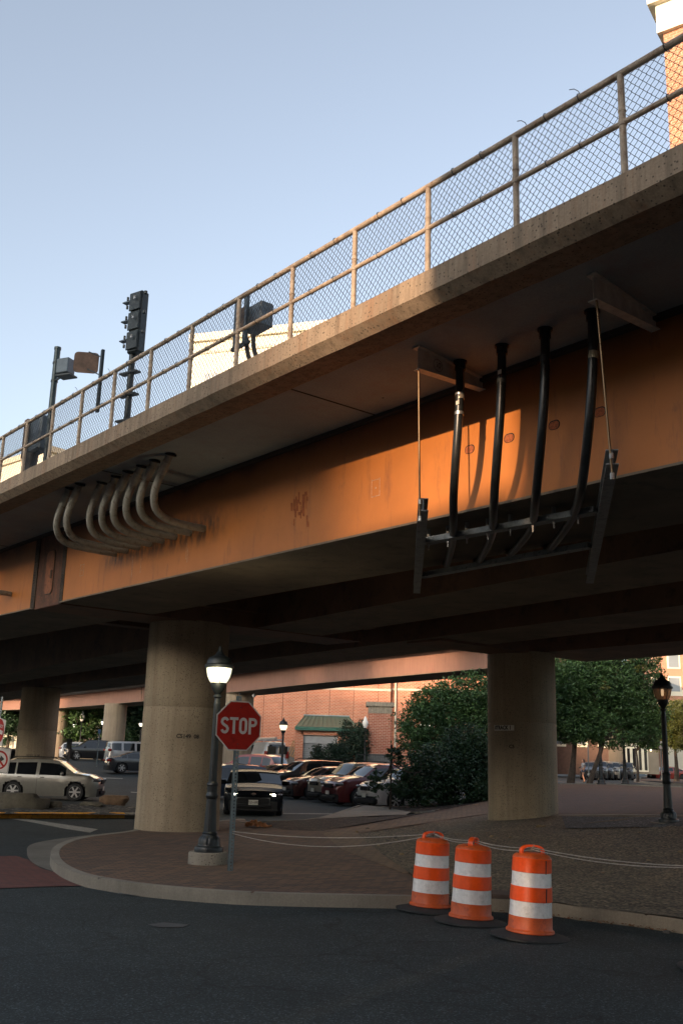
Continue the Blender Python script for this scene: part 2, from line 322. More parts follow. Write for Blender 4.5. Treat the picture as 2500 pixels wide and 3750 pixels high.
drape('concrete_walk', P2([(1163, 2999), (1341, 2948), (1504, 2975), (1486, 2984), (1330, 2990), (1230, 2996)], .15), CONC, .16, .8)
drape('brick_plaza', P2([(1810, 2981), (2060, 2986), (2500, 2988), (3000, 2994), (3200, 2900), (2500, 2884), (2330, 2880), (2250, 2874), (2000, 2872), (1810, 2880)], .14), BRK_F, .155, 1.0)
drape('brick_plaza', P2([(2330, 2858), (2500, 2868), (2900, 2872), (2700, 2838), (2430, 2834), (2370, 2843)], .14), BRK_F, .15, 1.2)
kerb('kerb', smooth_line(P2([(1810, 2985), (2060, 2989), (2500, 2991), (3000, 2997)], .15), 4), CONC, side=1, h=.17)
kerb('kerb', smooth_line(P2([(1810, 2876), (2000, 2870), (2250, 2872), (2500, 2882), (3000, 2898)], .15), 5), CONC, side=-1, h=.17)
kerb('kerb', smooth_line(P2([(2900, 2874), (2500, 2870), (2340, 2860), (2325, 2852), (2370, 2842), (2430, 2833), (2700, 2837)], .15), 5), CONC, side=-1, h=.16)
kerb('kerb', smooth_line(P2([(1600, 2968), (1504, 2977), (1341, 2948), (1163, 2999), (960, 3012), (870, 3016)], .12), 4), CONC, side=1, h=.16, wdt=.12)
# left island with the yellow kerb
isl = P2([(-120, 2984), (480, 2984), (560, 2984), (500, 2960), (380, 2952), (160, 2946), (-120, 2942)], .12)
drape('rock_island', isl, m_gravel('coarse_gravel', [(.05, .05, .045), (.10, .10, .09), (.2, .19, .16)], 9, 1.0, .08), .13, .4, .12)
YEL = M('yellow_kerb_paint', (.80, .36, .035), .7, var=.2, scale=4, dirt=(.16, .09, .03), fine=40)
kerb('yellow_kerb', smooth_line(P2([(-140, 2976), (120, 2977), (458, 2977)], .15), 6), YEL, side=1, wdt=.22)
kerb('kerb', smooth_line(P2([(458, 2977), (520, 2978), (560, 2976)], .15), 4), CONC, side=1, wdt=.22)
# gutter apron, crosswalk, markings
ap_out = smooth_line(P2([(700, 3292), (500, 3264), (330, 3228), (140, 3172), (100, 3124), (130, 3088), (300, 3062), (480, 3044)]), 5)
drape('gutter', [tuple(p) for p in KL[12:60]] [::-1] + [tuple(p) for p in ap_out][::-1] if False else [tuple(p) for p in smooth_line(P2([(480, 3060), (335, 3080), (262, 3100), (236, 3122), (255, 3166), (330, 3208), (450, 3236), (600, 3256), (900, 3279)]), 5)] + [tuple(p) for p in ap_out], m_concrete('gutter_concrete', (.17, .155, .125), 0, .2), .006, .7)
drape('brick_crosswalk', P2([(-200, 3142), (60, 3136), (104, 3150), (150, 3182), (330, 3232), (380, 3245), (200, 3248), (-200, 3262)]), m_brick('crosswalk_brick', (.16, .05, .035), (.12, .04, .03), (.05, .035, .03), .2, .1, None, R_(20), .008), .009, .8)
WORN = M('worn_white_paint', (.30, .29, .25), .8, var=.35, scale=6, dirt=(.06, .06, .06), fine=30)
drape('road_marking', P2([(31, 2998), (120, 3003), (360, 3038), (330, 3050), (250, 3038), (120, 3013)]), WORN, .008, .8)
drape('road_marking', P2([(440, 3268), (780, 3294), (700, 3297), (430, 3277)]), M('faint_paint', (.10, .10, .095), .85, var=.4, scale=5, dirt=(.045, .046, .048)), .010, .8)
drape('road_marking', P2([(1036, 2978), (1232, 2980), (1232, 2983), (1036, 2982)]), WORN, .009, .8)
for a, b in (((560, 2905), (480, 2900)), ((300, 2845), (450, 2850)),): drape('road_marking', P2([(a[0], a[1]), (b[0], b[1]), (b[0], b[1] + 3), (a[0], a[1] + 3)]), WORN, .009, 1)
PATCH = M('asphalt_patch', (.075, .075, .073), .85, var=.2, scale=5)
drape('asphalt_patch', P2([(540, 3388), (600, 3380), (690, 3388), (670, 3398), (580, 3398)]), PATCH, .007, .5)
# ---------------------------------------------------------------- bridge frame (t along the track, p towards the street, z up)
AZ = R_(38.653); UH = Vector((-math.sin(AZ), math.cos(AZ), 0)); NB = Vector((-UH.y, UH.x, 0)); NB = NB if NB.y < 0 else -NB; SLP = .0108; REF = UH.dot(Vector((-3.5, 24.8, 0))); BRZ = math.atan2(UH.y, UH.x)
def W(t, p, z): return UH * (t + REF) + NB * (p - 8.76) + Vector((0, 0, z + SLP * t))
def bthing(name, label, cat, t, p, z, group=None): return thing(name, label, cat, W(t, p, z), BRZ, group)
def wbox(mb, t0, t1, p0, p1, z0, z1):
    v = [W(t, p, z) for t in (t0, t1) for p in (p0, p1) for z in (z0, z1)]
    return mb.add(v, [(0, 1, 3, 2), (4, 6, 7, 5), (0, 4, 5, 1), (2, 3, 7, 6), (0, 2, 6, 4), (1, 5, 7, 3)])
ORG = m_orange(); SOF = m_concrete('soffit_concrete', (.31, .35, .355), 0, 0, .25, .5); FAS = m_concrete('fascia_concrete', (.33, .245, .165), .9, .75, .45, 1.2)
COLM = m_concrete('column_concrete', (.37, .295, .20), .3, .42, .12, .55); BROWN = M('brown_girder_paint', (.15, .075, .038), .6, var=.25, scale=1, dirt=(.05, .03, .02))
BOT = M('underside_plate', (.16, .125, .085), .7, var=.3, scale=.9, dirt=(.07, .06, .04)); RUST = M('rusty_panel', (.13, .055, .03), .75, var=.5, scale=2.5, dirt=(.30, .10, .03), streak=.6)
T0, T1 = -24.0, 60.0
via = bthing('railway_viaduct', 'elevated railway viaduct with orange side girder and concrete deck edge crossing overhead', 'viaduct', 0, 0, 0)
XF[via.name] = XF[via.name]
def bpart(name, mb, mat, parent=via, smooth=None): return mesh(name, mb, mat, parent, smooth)
NS = 120
def sweep(prof, t0=T0, t1=T1, n=60, jit=0):
    rows = []
    for i in range(n + 1):
        t = t0 + (t1 - t0) * i / n; r = []
        for k, (p, z) in enumerate(prof): r.append(W(t, p, z + (noise.noise(Vector((t * 2.3, k * 3.1, 0))) * jit if jit else 0)))
        rows.append(r)
    mb = MB().strip(rows, True); k = len(prof); mb.f.append(tuple(range(k))); mb.f.append(tuple(range(n * k, n * k + k))[::-1]); return mb
bpart('deck_slab', sweep([(1.70, 6.71), (0.0, 6.71), (-9.3, 6.71), (-9.3, 6.98), (1.70, 6.98)]), SOF)
def deck2():
    rows = []
    for i in range(85):
        t = T0 + i; e = -19.3 if t < -1.9 else min(-12.9 - .085 * max(t, -22), -12.9); rows.append([W(t, -9.35, 6.6), W(t, e, 6.6), W(t, e, 7.0), W(t, -9.35, 7.0)])
    return MB().strip(rows, True)
bpart('deck_slab', deck2(), SOF)
bpart('deck_edge_beam', sweep([(1.705, 6.705), (1.72, 6.60), (2.12, 6.575), (2.262, 6.68), (2.255, 6.93), (1.95, 6.985), (1.705, 6.985)], n=420, jit=.008), FAS, smooth=25)
# steel box girders
def girder(name_mat, po, pi, z0, z1, t0=T0, t1=T1, slope=True, th=.03, gap=None):
    mb = MB(); n = 40
    for (f, zz) in ((po, None),):
        pass
    rows = []
    for i in range(n + 1):
        t = t0 + (t1 - t0) * i / n; dz = 0 if slope else -SLP * t
        rows.append([W(t, po(t), z0 + dz), W(t, po(t), z1), W(t, pi(t), z1), W(t, pi(t), z0 + dz)])
    mb.strip([r[:2] for r in rows]); mb2 = MB(); mb2.strip([[r[0] + Vector((0, 0, .004)), r[3] + Vector((0, 0, .004))] for r in rows]); mb3 = MB(); mb3.strip([r[2:] for r in rows]); return mb, mb2, mb3
gA = thing  # noqa
z_lip = 5.04
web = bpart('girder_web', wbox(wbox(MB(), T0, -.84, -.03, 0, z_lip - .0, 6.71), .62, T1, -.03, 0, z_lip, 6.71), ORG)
bpart('girder_flange', wbox(wbox(MB(), T0, -.9, -2.25, .035, z_lip - .03, z_lip - .001), .66, T1, -2.25, .035, z_lip - .03, z_lip - .001), BOT)
bpart('girder_web', wbox(MB(), T0, T1, -2.21, -2.18, z_lip, 6.71), BROWN)
mb = MB()
# dark top flange lip under the slab
wbox(mb, T0, T1, 0, .09, 6.655, 6.708); bpart('top_flange', mb, M('dark_flange', (.06, .045, .035), .8))
def box2(po, pi, lab, t1=60):
    a, b, c = girder(None, po, pi, 5.0, 6.72 if lab == 2 else 6.605, -22, t1, False)
    bpart('girder_web', a, BROWN); bpart('girder_bottom_plate', b, BOT); bpart('girder_web', c, BROWN)
box2(lambda t: -5.25 - .078 * max(t, -22), lambda t: -7.3 - .07 * t, 2)
box2(lambda t: -9.45 - .068 * t, lambda t: -11.6 - .082 * t, 3)
box2(lambda t: -13.6, lambda t: -16.4, 4, -2.3)
# pier cap (cross girder) with rusty end panel and access hatch
cap = bpart('pier_cap', wbox(wbox(MB(), -.84, .62, -8.6, -.03, 4.99, 6.70), -3.0, -1.7, -12.95, -9.5, 4.97, 6.58), BROWN)
pan = bpart('end_panel', wbox(MB(), -.80, .58, -.03, -.012, 5.0, 6.69), RUST)
mb = MB(); wbox(mb, .58, .80, -.012, .015, 5.0, 6.66); wbox(mb, -.98, -.80, -.012, .015, 5.0, 6.66); bpart('splice_plate', mb, M('dark_splice', (.07, .05, .035), .8, var=.4, dirt=(.02, .018, .015)), pan)
mb = MB()
for tt in (-.93, -.86, .64, .72):
    for k in range(26): c = W(tt, .015, 5.05 + k * .062); mb.lathe([(.014, 0), (.014, .012), (.005, .016)], 6, m=Matrix.Translation(c) @ NB.to_track_quat('Z', 'Y').to_matrix().to_4x4())
bpart('bolt_row', mb, M('bolt_steel', (.05, .045, .04), .6), pan)
def rrect(cx, cy, w_, h_, r, k=6):
    o = []
    for (sx, sy, a0) in ((1, 1, 0), (-1, 1, 90), (-1, -1, 180), (1, -1, 270)):
        for i in range(k + 1): a = R_(a0 + 90 * i / k); o.append((cx + sx * (w_ / 2 - r) + r * math.cos(a), cy + sy * (h_ / 2 - r) + r * math.sin(a)))
    return o
def wplate(mb, poly, p0, p1): # poly in (t,z)
    n = len(poly); v = [W(t, p0, z) for t, z in poly] + [W(t, p1, z) for t, z in poly]
    return mb.add(v, [tuple(range(n)), tuple(range(n, 2 * n))] + [(i, (i + 1) % n, (i + 1) % n + n, i + n) for i in range(n)])
bpart('hatch_seal', wplate(MB(), rrect(-.13, 5.78, .46, 1.02, .13), -.012, .004), M('dark_splice', (1, 1, 1)), pan)
h_ = bpart('access_hatch', wplate(MB(), rrect(-.13, 5.78, .42, .98, .12), -.012, .012), M('hatch_paint', (.24, .085, .035), .7, var=.45, scale=4, dirt=(.07, .035, .025)), pan)
bpart('handle', wplate(MB(), rrect(-.26, 5.72, .07, .2, .02), .012, .03), M('dark_splice', (1, 1, 1)), h_)
# hand holes with patch plates in the web, chalk squares
mb = MB(); mbr = MB()
for t, z in ((-13.16, 5.83), (-13.82, 5.83), (-14.51, 5.83), (-15.15, 5.83)):
    wplate(mb, rrect(t, z, .165, .115, .055), .0, .004); wplate(mbr, rrect(t, z - .004, .145, .098, .048), .0041, .006)
bpart('hole_gasket', mb, M('black_seal', (.012, .012, .012), .8)); bpart('hole_patch', mbr, M('patch_paint', (.30, .08, .025), .8, var=.4, scale=30))
CHALK = M('chalk', (.42, .27, .18), .9, var=.5, scale=20, dirt=(.3, .1, .04))
mb = MB()
for t, z in ((-11.35, 5.66), (-1.85, 5.62)):
    for s_ in (-.085, .085): wplate(mb, [(t + s_ - .006, z - .13), (t + s_ + .004, z - .12), (t + s_ + .006, z + .13), (t + s_ - .004, z + .14)], 0, .003); wplate(mb, [(t - .09, z + s_ * 1.4 - .005), (t + .09, z + s_ * 1.4 - .006), (t + .09, z + s_ * 1.4 + .004), (t - .09, z + s_ * 1.4 + .005)], 0, .0035)
    wplate(mb, rrect(t, z, .03, .03, .014), 0, .004)
bpart('chalk_mark', mb, CHALK)
# dark worn patch on the web middle
mb = MB()
for i in range(28):
    t = -9.55 + random.gauss(0, .13); z = 5.68 + random.gauss(0, .12); a = random.uniform(.008, .035); b = random.uniform(.02, .11)
    if i > 28: t -= .55; b *= .6
    wplate(mb, [(t - a, z - b), (t + a * .6, z - b * .8), (t + a, z + b), (t - a * .7, z + b * .9)], 0, .0020 + .00012 * i)
bpart('grime_patch', mb, M('grime', (.31, .09, .028), .9, var=.3, scale=14))
mb = MB()
for t, z, L in ((-4.15, 5.62, .42), (-4.5, 5.55, .3), (-6.2, 5.6, .3), (-6.25, 5.5, .26)): wplate(mb, [(t - .006, z - L), (t + .006, z - L), (t + .004, z), (t - .004, z)], 0, .003)
bpart('drip_streak', mb, CHALK)
# soffit joints
mb = MB()
for t in (-11.4, -5.8, 2.4, 3.1): wbox(mb, t - .012, t + .012, 0.0, 1.70, 6.703, 6.7095)
for t in (-20, -16, -12, -8, -4, 0, 4): wbox(mb, t - .01, t + .01, .45, .47, 6.705, 6.7096)
bpart('soffit_joint', mb, M('joint_black', (.03, .028, .025), .9))
mb = MB()
for t in (-.9, 4.5): wbox(mb, t - .25, t + .25, -8.9, -2.25, 5.35, 6.7)
for t in (-9, -14, 9, 15, 22): wbox(mb, t - .06, t + .06, -9.2, -2.25, 6.1, 6.7); (wbox(mb, t - .06, t + .06, -16.4, -11.4, 6.0, 6.59) if t < -4 else None)
bpart('cross_frame', mb, BROWN)
# longitudinal strips on the bottom plates (weld seams)
# columns
def column(name, x, y, zb, zt, r, stencil=None, az=0, parent=via, mat=COLM):
    prof = []
    zs = [zb - .3, zb + .02] + [zb + (zt - zb) * k / 12 for k in range(1, 12)] + [zt]
    for z in zs: prof.append((r * (1.0 if z > zb + .1 else 1.012), z))
    j = zb + (zt - zb) * .58
    prof = [p for p in prof if abs(p[1] - j) > .05]; prof += [(r, j - .012), (r - .006, j - .004), (r - .006, j + .004), (r, j + .012)]; prof.sort(key=lambda q: q[1])
    c = mesh('column', MB().lathe(prof, 72, (x, y, 0)), mat, parent, 40); return c
def curved_text(body, size, x, y, z, r, a0, mat, parent, name='stencil', bold=.004, sx=1.0):
    mb = text_mb(body, size, Matrix.Identity(4), .001, bold, sx); out = []
    for v in mb.v: a = a0 + v[0] / r; rr = r + .004 - v[1]; out.append((x + rr * math.cos(a), y + rr * math.sin(a), z + v[2]))
    m2 = MB(); m2.add(out, mb.f); return mesh(name, m2, mat, parent)
INK = M('stencil_ink', (.035, .03, .025), .9, var=.5, scale=40)
c1 = column('c', -3.68, 24.75, .14, 5.0, .985); a1 = math.atan2(-24.72, 3.62)
curved_text('C5149  08', .125, -3.68, 24.75, 2.28, .985, a1 + .12, INK, c1)
c2 = column('c', 5.35, 29.2, .30, 5.0, .97); a2 = math.atan2(-29.2, -5.35)
c3 = column('c', -14.9, 51.2, 0, 5.0, .95); curved_text('X3205 18 08', .12, -14.9, 51.2, 1.7, .95, math.atan2(-51.2, 14.9) - .1, M('faded_ink', (.12, .10, .075), .9), c3)
curved_text('C5', .13, 5.35, 29.2, 2.35, .97, a2 - .30, INK, c2)
ts = thing('track_sign', 'small white sign reading TRACK 1 fixed to the round concrete column at right', 'sign', (5.35, 29.2, 2.86))
mb = MB(); rows = []
for i in range(9):
    a = a2 - .88 + .66 * i / 8
    rows.append([(5.35 + (.97 + d) * math.cos(a), 29.2 + (.97 + d) * math.sin(a), 2.86 + z) for d, z in ((.006, -.075), (.022, -.075), (.022, .075), (.006, .075))])
mb.strip(rows, True); mesh('plate', mb, M('sign_grey_white', (.66, .63, .55), .6, var=.1), ts, 30); curved_text('0TRACK 1', .15, 5.35, 29.2, 2.86, .995, a2 - .57, INK, ts, 'lettering', .006, .8)
# ---------------------------------------------------------------- chain link fence on the deck edge
FM = M('galvanised_rusty', (.42, .33, .24), .65, .0, .35, 5, .1, (.20, .085, .03)); WIRE = M('fence_wire', (.035, .035, .036), .45, .2)
PF = 2.13; ZB, ZT = 6.97, 8.01; posts = [-15.83 + k * 1.2295 - 0 for k in range(-3, 22)]
fen = bthing('chain_link_fence', 'rusty pipe and chain-link fence running along the top of the viaduct edge', 'fence', -8, PF, ZB)
for t in posts: mesh('post', MB().tube([W(t, PF, ZB - .04), W(t, PF, ZT)], .031, 12).tube([W(t, PF, 7.62), W(t, PF, 7.635)], .037, 12).tube([W(t, PF, 7.48), W(t, PF, 7.54)], .038, 12).tube([W(t, PF, ZB), W(t, PF, ZB + .015)], .05, 12), FM, fen, 40)
tA, tB = posts[0] - .8, posts[-1]
mb = MB().tube([W(tA + k * .6, PF, ZT) for k in range(int((tB - tA) / .6) + 1)], .033, 12)
mesh('top_rail', mb, FM, fen, 60); mesh('middle_rail', MB().tube([W(tA + k * .6, PF, 7.51) for k in range(int((tB - tA) / .6) + 1)], .026, 12), FM, fen, 60)
mb = MB()
for i, t in enumerate(posts):
    for f in (.33, .66):
        tt = t + 1.2295 * f + random.uniform(-.05, .05)
        for z, r in ((ZT, .042), (7.51, .036)): mb.tube([W(tt + .004 * math.sin(a), PF + r * math.cos(a), z + r * math.sin(a)) for a in [k * PI / 5 for k in range(11)]], .0045, 5)
for tt in (-16.62, -15.98, -7.0, -5.75): mb.tube([W(tt, PF, ZT + .03), W(tt + .02, PF, ZT + .08), W(tt + .06, PF + .01, ZT + .12), W(tt + .12, PF, ZT + .15)][:random.choice((3, 4))], .004, 5)
mesh('wire_ties', mb, WIRE, fen)
mb = MB(); dw, dh = .078, .092; PM = PF - .04; nrow = int((ZT - ZB) / dh)
t = posts[0] - .8
i = 0
while t < posts[-1]:
    pts = []
    for k in range(nrow * 2 + 2):
        z = ZB + .005 + k * dh / 2; sgn = 1 if (k + i) % 2 else -1
        pts.append(W(t + sgn * dw * .26 + random.uniform(-.003, .003), PM + (.004 if sgn > 0 else -.004), min(z, ZT)))
    mb.tube(pts, .0036, 4, False); t += dw / 2; i += 1
mesh('chain_link_mesh', mb, WIRE, fen)
# ---------------------------------------------------------------- equipment standing behind the fence
DKG = M('dark_green_metal', (.022, .030, .032), .45, .3, .4, 6, .1, (.06, .07, .07)); GRB = M('grey_blue_metal', (.085, .11, .13), .5, .3, .3, 5)
RB = M('rusty_plate', (.13, .08, .055), .7, .1, .4, 6); STEEL = M('zinc_steel', (.45, .44, .42), .35, .8)
sg = bthing('rail_signal', 'tall dark railway signal head seen from behind above the fence', 'rail signal', -6.95, 1.7, 6.98)
mesh('pole', MB().tube([W(-6.92, 1.7, 6.98), W(-6.92, 1.7, 8.6)], .055, 14), DKG, sg, 40)
mb = MB()
for zz in (7.3, 7.75, 8.15): wbox(mb, -7.12, -6.72, 1.66, 1.78, zz, zz + .03)
mesh('mounting_bracket', mb, DKG, sg)
def rb(c, d, bev=.02): return MB().box(c, d, BRZ, bev=bev)
c = W(-6.99, 1.7, 9.07); hd = mesh('signal_housing', MB().box(c, (.27, .19, 1.14), BRZ, bev=.03), DKG, sg, 30)
for k in range(3):
    zz = 8.72 + k * .36; cc = W(-6.99, 1.83, zz)
    dr = mesh('door', MB().box(cc - NB * .02, (.26, .03, .33), BRZ, bev=.01), DKG, sg, 30); mesh('padlock', MB().box(W(-7.03, 1.865, zz + .03), (.045, .02, .05), BRZ, bev=.008).tube([W(-7.045, 1.865, zz + .055), W(-7.045, 1.865, zz + .08), W(-7.015, 1.865, zz + .08), W(-7.015, 1.865, zz + .055)], .005, 6), STEEL, dr, 30)
    mesh('hinge', MB().tube([W(-6.80, 1.8, zz - .1), W(-6.80, 1.8, zz - .04)], .02, 8).tube([W(-6.80, 1.8, zz + .06), W(-6.80, 1.8, zz + .12)], .02, 8), DKG, dr, 40)
    mesh('latch', MB().tube([W(-7.2, 1.78, zz + .1), W(-7.2, 1.78, zz + .15)], .03, 8), DKG, sg, 40)
for k in range(3): mesh('hood', MB().box(W(-6.70, 1.7, 8.80 + k * .36), (.17, .10, .02), BRZ), GRB, sg)
sg.rotation_euler.z += .30
pl = bthing('equipment_pole', 'dark round pole with a small grey box clamped near its top, behind the fence', 'pole', -4.06, 1.9, 6.98)
mesh('pole', MB().tube([W(-4.06, 1.9, 6.98), W(-4.06, 1.9, 9.44)], .058, 14).tube([W(-4.06, 1.9, 9.42), W(-4.06, 1.9, 9.47)], .066, 14), M('pole_green', (.04, .06, .065), .4, .3, .3, 4), pl, 40)
mesh('clamp', MB().tube([W(-4.06, 1.9, 8.75), W(-4.06, 1.9, 8.79)], .068, 14).tube([W(-4.06, 1.9, 9.12), W(-4.06, 1.9, 9.16)], .068, 14).box(W(-4.2, 1.9, 8.77), (.2, .03, .03), BRZ).box(W(-4.2, 1.9, 9.14), (.2, .03, .03), BRZ), DKG, pl, 40)
bx = mesh('equipment_box', MB().box(W(-4.42, 1.85, 8.97), (.28, .22, .30), BRZ + .5, bev=.015), GRB, pl, 30); mesh('box_bottom_flange', MB().box(W(-4.5, 1.85, 8.76), (.32, .24, .03), BRZ + .5), DKG, bx)
tp = bthing('trackside_sign', 'back of a rusty square sign plate on a thin post behind the fence', 'sign', -6.14, 1.9, 7.6)
mesh('post', MB().box(W(-6.14, 1.9, 8.2), (.06, .05, 1.16), BRZ), DKG, tp); _pp = W(-5.47, 1.9, 8.74); _fz = math.atan2(_pp.y, _pp.x) - PI / 2; mesh('plate', MB().prism(rrect(0, 0, .44, .40, .07, 3), .012, 'y', 0, Matrix.Translation(_pp) @ Matrix.Rotation(_fz - .15, 4, 'Z')), RB, tp)
mesh('arm', MB().tube([W(-5.6, 1.92, 8.90), W(-6.14, 1.9, 8.64)], .012, 6).tube([W(-5.6, 1.92, 8.57), W(-6.14, 1.9, 8.30)], .012, 6), DKG, tp)
DCB = M('dark_cable', (.02, .02, .022), .6)
cl = bthing('equipment_cabinet', 'grey cabinet on two uprights with a thick black cable, leftmost behind the fence', 'cabinet', -3.0, 1.75, 7.0)
mesh('cabinet', MB().box(W(-3.12, 1.72, 7.93), (.6, .24, .72), BRZ, bev=.04), GRB, cl, 30); mesh('upright', MB().box(W(-2.82, 1.88, 7.9), (.16, .05, .8), BRZ), RB, cl)
mesh('cable', MB().tube([W(-2.95, 1.75, 7.6), W(-2.9, 1.75, 7.35), W(-2.98, 1.75, 7.15), W(-3.15, 1.75, 6.97)], .12, 12), DCB, cl, 60); mesh('upright', MB().box(W(-3.66, 1.75, 7.45), (.04, .04, 1.0), BRZ), DKG, cl)
cm_ = bthing('equipment_cabinet', 'small dark box hung between two perforated uprights with two hoses, middle of the fence', 'cabinet', -10.7, 1.78, 7.0)
for tt in (-10.42, -10.66): mesh('upright', MB().box(W(tt, 1.85, 7.86), (.07, .05, .78), BRZ), GRB, cm_)
mesh('box', MB().box(W(-10.78, 1.72, 7.88), (.42, .22, .36), BRZ, bev=.02), GRB, cm_, 30); mesh('front_plate', MB().box(W(-10.57, 1.86, 7.9), (.16, .03, .32), BRZ), RB, cm_)
for d in (0, -.16): mesh('hose', MB().tube([W(-10.6 + d, 1.78, 7.62), W(-10.62 + d, 1.78, 7.45), W(-10.7 + d, 1.78, 7.25), W(-10.85 + d, 1.78, 6.97)], .032, 10), DCB, cm_, 60)
mesh('cross_bar', MB().box(W(-10.55, 1.85, 7.50), (.42, .05, .05), BRZ), DKG, cm_)
# ---------------------------------------------------------------- grey conduits
GC = M('grey_conduit', (.31, .295, .25), .55, 0, .18, 4, .05, (.10, .075, .05)); GCC = M('conduit_coupling', (.36, .34, .29), .6, 0, .2, 6)
tops = [-4.23, -4.65, -5.06, -5.63, -6.09, -6.58, -7.05, -7.58]; bots = [-3.39, -3.87, -4.37, -4.84, -5.31, -5.79, -6.30, -6.78]; pps = [1.44, 1.44, 1.2, 1.2, 1.2, 1.2, 1.2, 1.2]
ords = ['first', 'second', 'third', 'fourth', 'fifth', 'sixth', 'seventh', 'eighth']
for i in range(8):
    a, b, p = tops[i], bots[i], pps[i]; d = b - a
    g = bthing('bent_conduit', f'grey bent conduit entering the orange girder, {ords[i]} from the left of eight', 'conduit', b, 0, 5.77, 'grey bent conduits')
    path = smooth_line([W(a, p, 6.72), W(a + .30 * d, p + .02, 6.42), W(a + .58 * d, p, 6.12), W(a + .78 * d, p - .14, 5.90), W(a + .90 * d, p - .42, 5.79), W(b - .03 * d, p * .35, 5.77), W(b, -.02, 5.77)], 6)
    mesh('pipe', MB().tube(path, .064, 16, False), GC, g, 60)
    mesh('coupling', MB().tube([path[3], path[6]], .071, 16), GCC, g, 50); mesh('sleeve', MB().tube([W(a, p, 6.71), W(a + .01, p, 6.69)], .10, 16), DCB, g, 50)
g = bthing('bent_conduit', 'short grey conduit end entering the orange girder at the far left edge', 'conduit', 2.3, 0, 5.5)
mesh('pipe', MB().tube([W(2.1, -.01, 5.5), W(2.0, .5, 5.5), W(2.1, 1.0, 5.8), W(1.9, 1.3, 6.3), W(1.8, 1.3, 6.7)], .06, 14), GC, g, 60)
# ---------------------------------------------------------------- black cable pipes and their hanger frame
BP = M('black_pipe', (.016, .018, .019), .33, 0, .4, 5, .04, (.035, .035, .033)); TAPE = M('silver_tape', (.35, .30, .24), .3, .6)
bt = [-13.61, -14.28, -14.92, -15.56]; xb = [(-12.22, -.64), (-12.88, -.70), (-13.58, -.67), (-14.23, -.64)]; fb = [(-10.63, -2.1), (-11.13, -2.26), (-11.97, -2.04), (-12.55, -2.19)]
lb = ['silver-taped upper part, leftmost of four', 'grey tape band, second from the left of four', 'glossy taped top, third from the left of four', 'pale yellow label near its top, rightmost of four']
for i in range(4):
    t = bt[i]; x, px = xb[i]; fx, fp = fb[i]
    g = bthing('cable_pipe', 'black vertical pipe bending under the girder, ' + lb[i], 'pipe', t, .63, 6.7, 'black pipes hanging from deck')
    path = smooth_line([W(t, .63, 6.74), W(t + .0, .64, 6.3), W(t + .04, .63, 5.85), W(t + .14, .57, 5.45), W(t + .34, .40, 5.10), W(t + .62, .12, 4.90), W(x, px, 4.73 + .15), W((x + fx) / 2, (px + fp) / 2, 4.87), W(fx * .85 + x * .15, fp * .85 + px * .15, 4.90), W(fx, fp, 4.97), W(fx + .03, fp - .03, 5.06)], 7)
    mesh('pipe', MB().tube(path, .052, 18), BP, g, 60); mesh('flange', MB().lathe([(.085, -.03), (.085, 0)], 18, W(t, .63, 6.72)).lathe([(.066, -.12), (.066, -.03)], 18, W(t, .63, 6.72)), BP, g, 40)
    zt_ = [6.42, 6.28, 6.35, 6.2][i]
    if i == 0:
        mesh('tape', MB().tube([W(t, .63, 6.56), W(t, .635, 6.22)], .0545, 18), TAPE, g, 50); mesh('tape', MB().tube([W(t, .64, 6.30), W(t, .64, 6.27)], .057, 18).tube([W(t + .01, .64, 6.06), W(t + .01, .64, 6.02)], .056, 18), STEEL, g, 50)
    else: mesh('tape', MB().tube([W(t, .638, zt_ + .04), W(t + .003, .64, zt_ - .04)], .0545, 18), M('tape_%d' % (i == 3), (.05, .055, .055) if i < 3 else (.33, .28, .18), .5), g, 50)
    if i < 2: mesh('label', MB().box(W(t - .015, .64, 6.16 + .2 * i) + NB * .05, (.05, .008, .05), BRZ), M('white_label', (.6, .55, .48), .5), g)
FRM = M('frame_steel', (.25, .265, .265), .5, .3, .25, 6, .05, (.05, .05, .048)); GALV = M('galvanised', (.58, .56, .50), .5, .1, .2, 8)
fr = bthing('pipe_hanger_frame', 'galvanised hanger frame with brackets, rods and beams carrying four black pipes', 'pipe hanger', -14.8, .6, 6.6)
def ibeam(mb, a, b, w_, h_, tf=.012, upv=Vector((0, 0, 1))):
    a, b = Vector(a), Vector(b); d = (b - a).normalized(); s_ = d.cross(upv).normalized(); u_ = s_.cross(d)
    for (c0, c1, e0, e1) in ((-w_ / 2, w_ / 2, h_ / 2 - tf, h_ / 2), (-w_ / 2, w_ / 2, -h_ / 2, -h_ / 2 + tf), (-tf / 2, tf / 2, -h_ / 2 + tf, h_ / 2 - tf)):
        v = [q + s_ * c + u_ * e for q in (a, b) for c, e in ((c0, e0), (c1, e0), (c1, e1), (c0, e1))]; mb.add(v, [(0, 1, 2, 3), (4, 7, 6, 5), (0, 4, 5, 1), (1, 5, 6, 2), (2, 6, 7, 3), (3, 7, 4, 0)])
    return mb
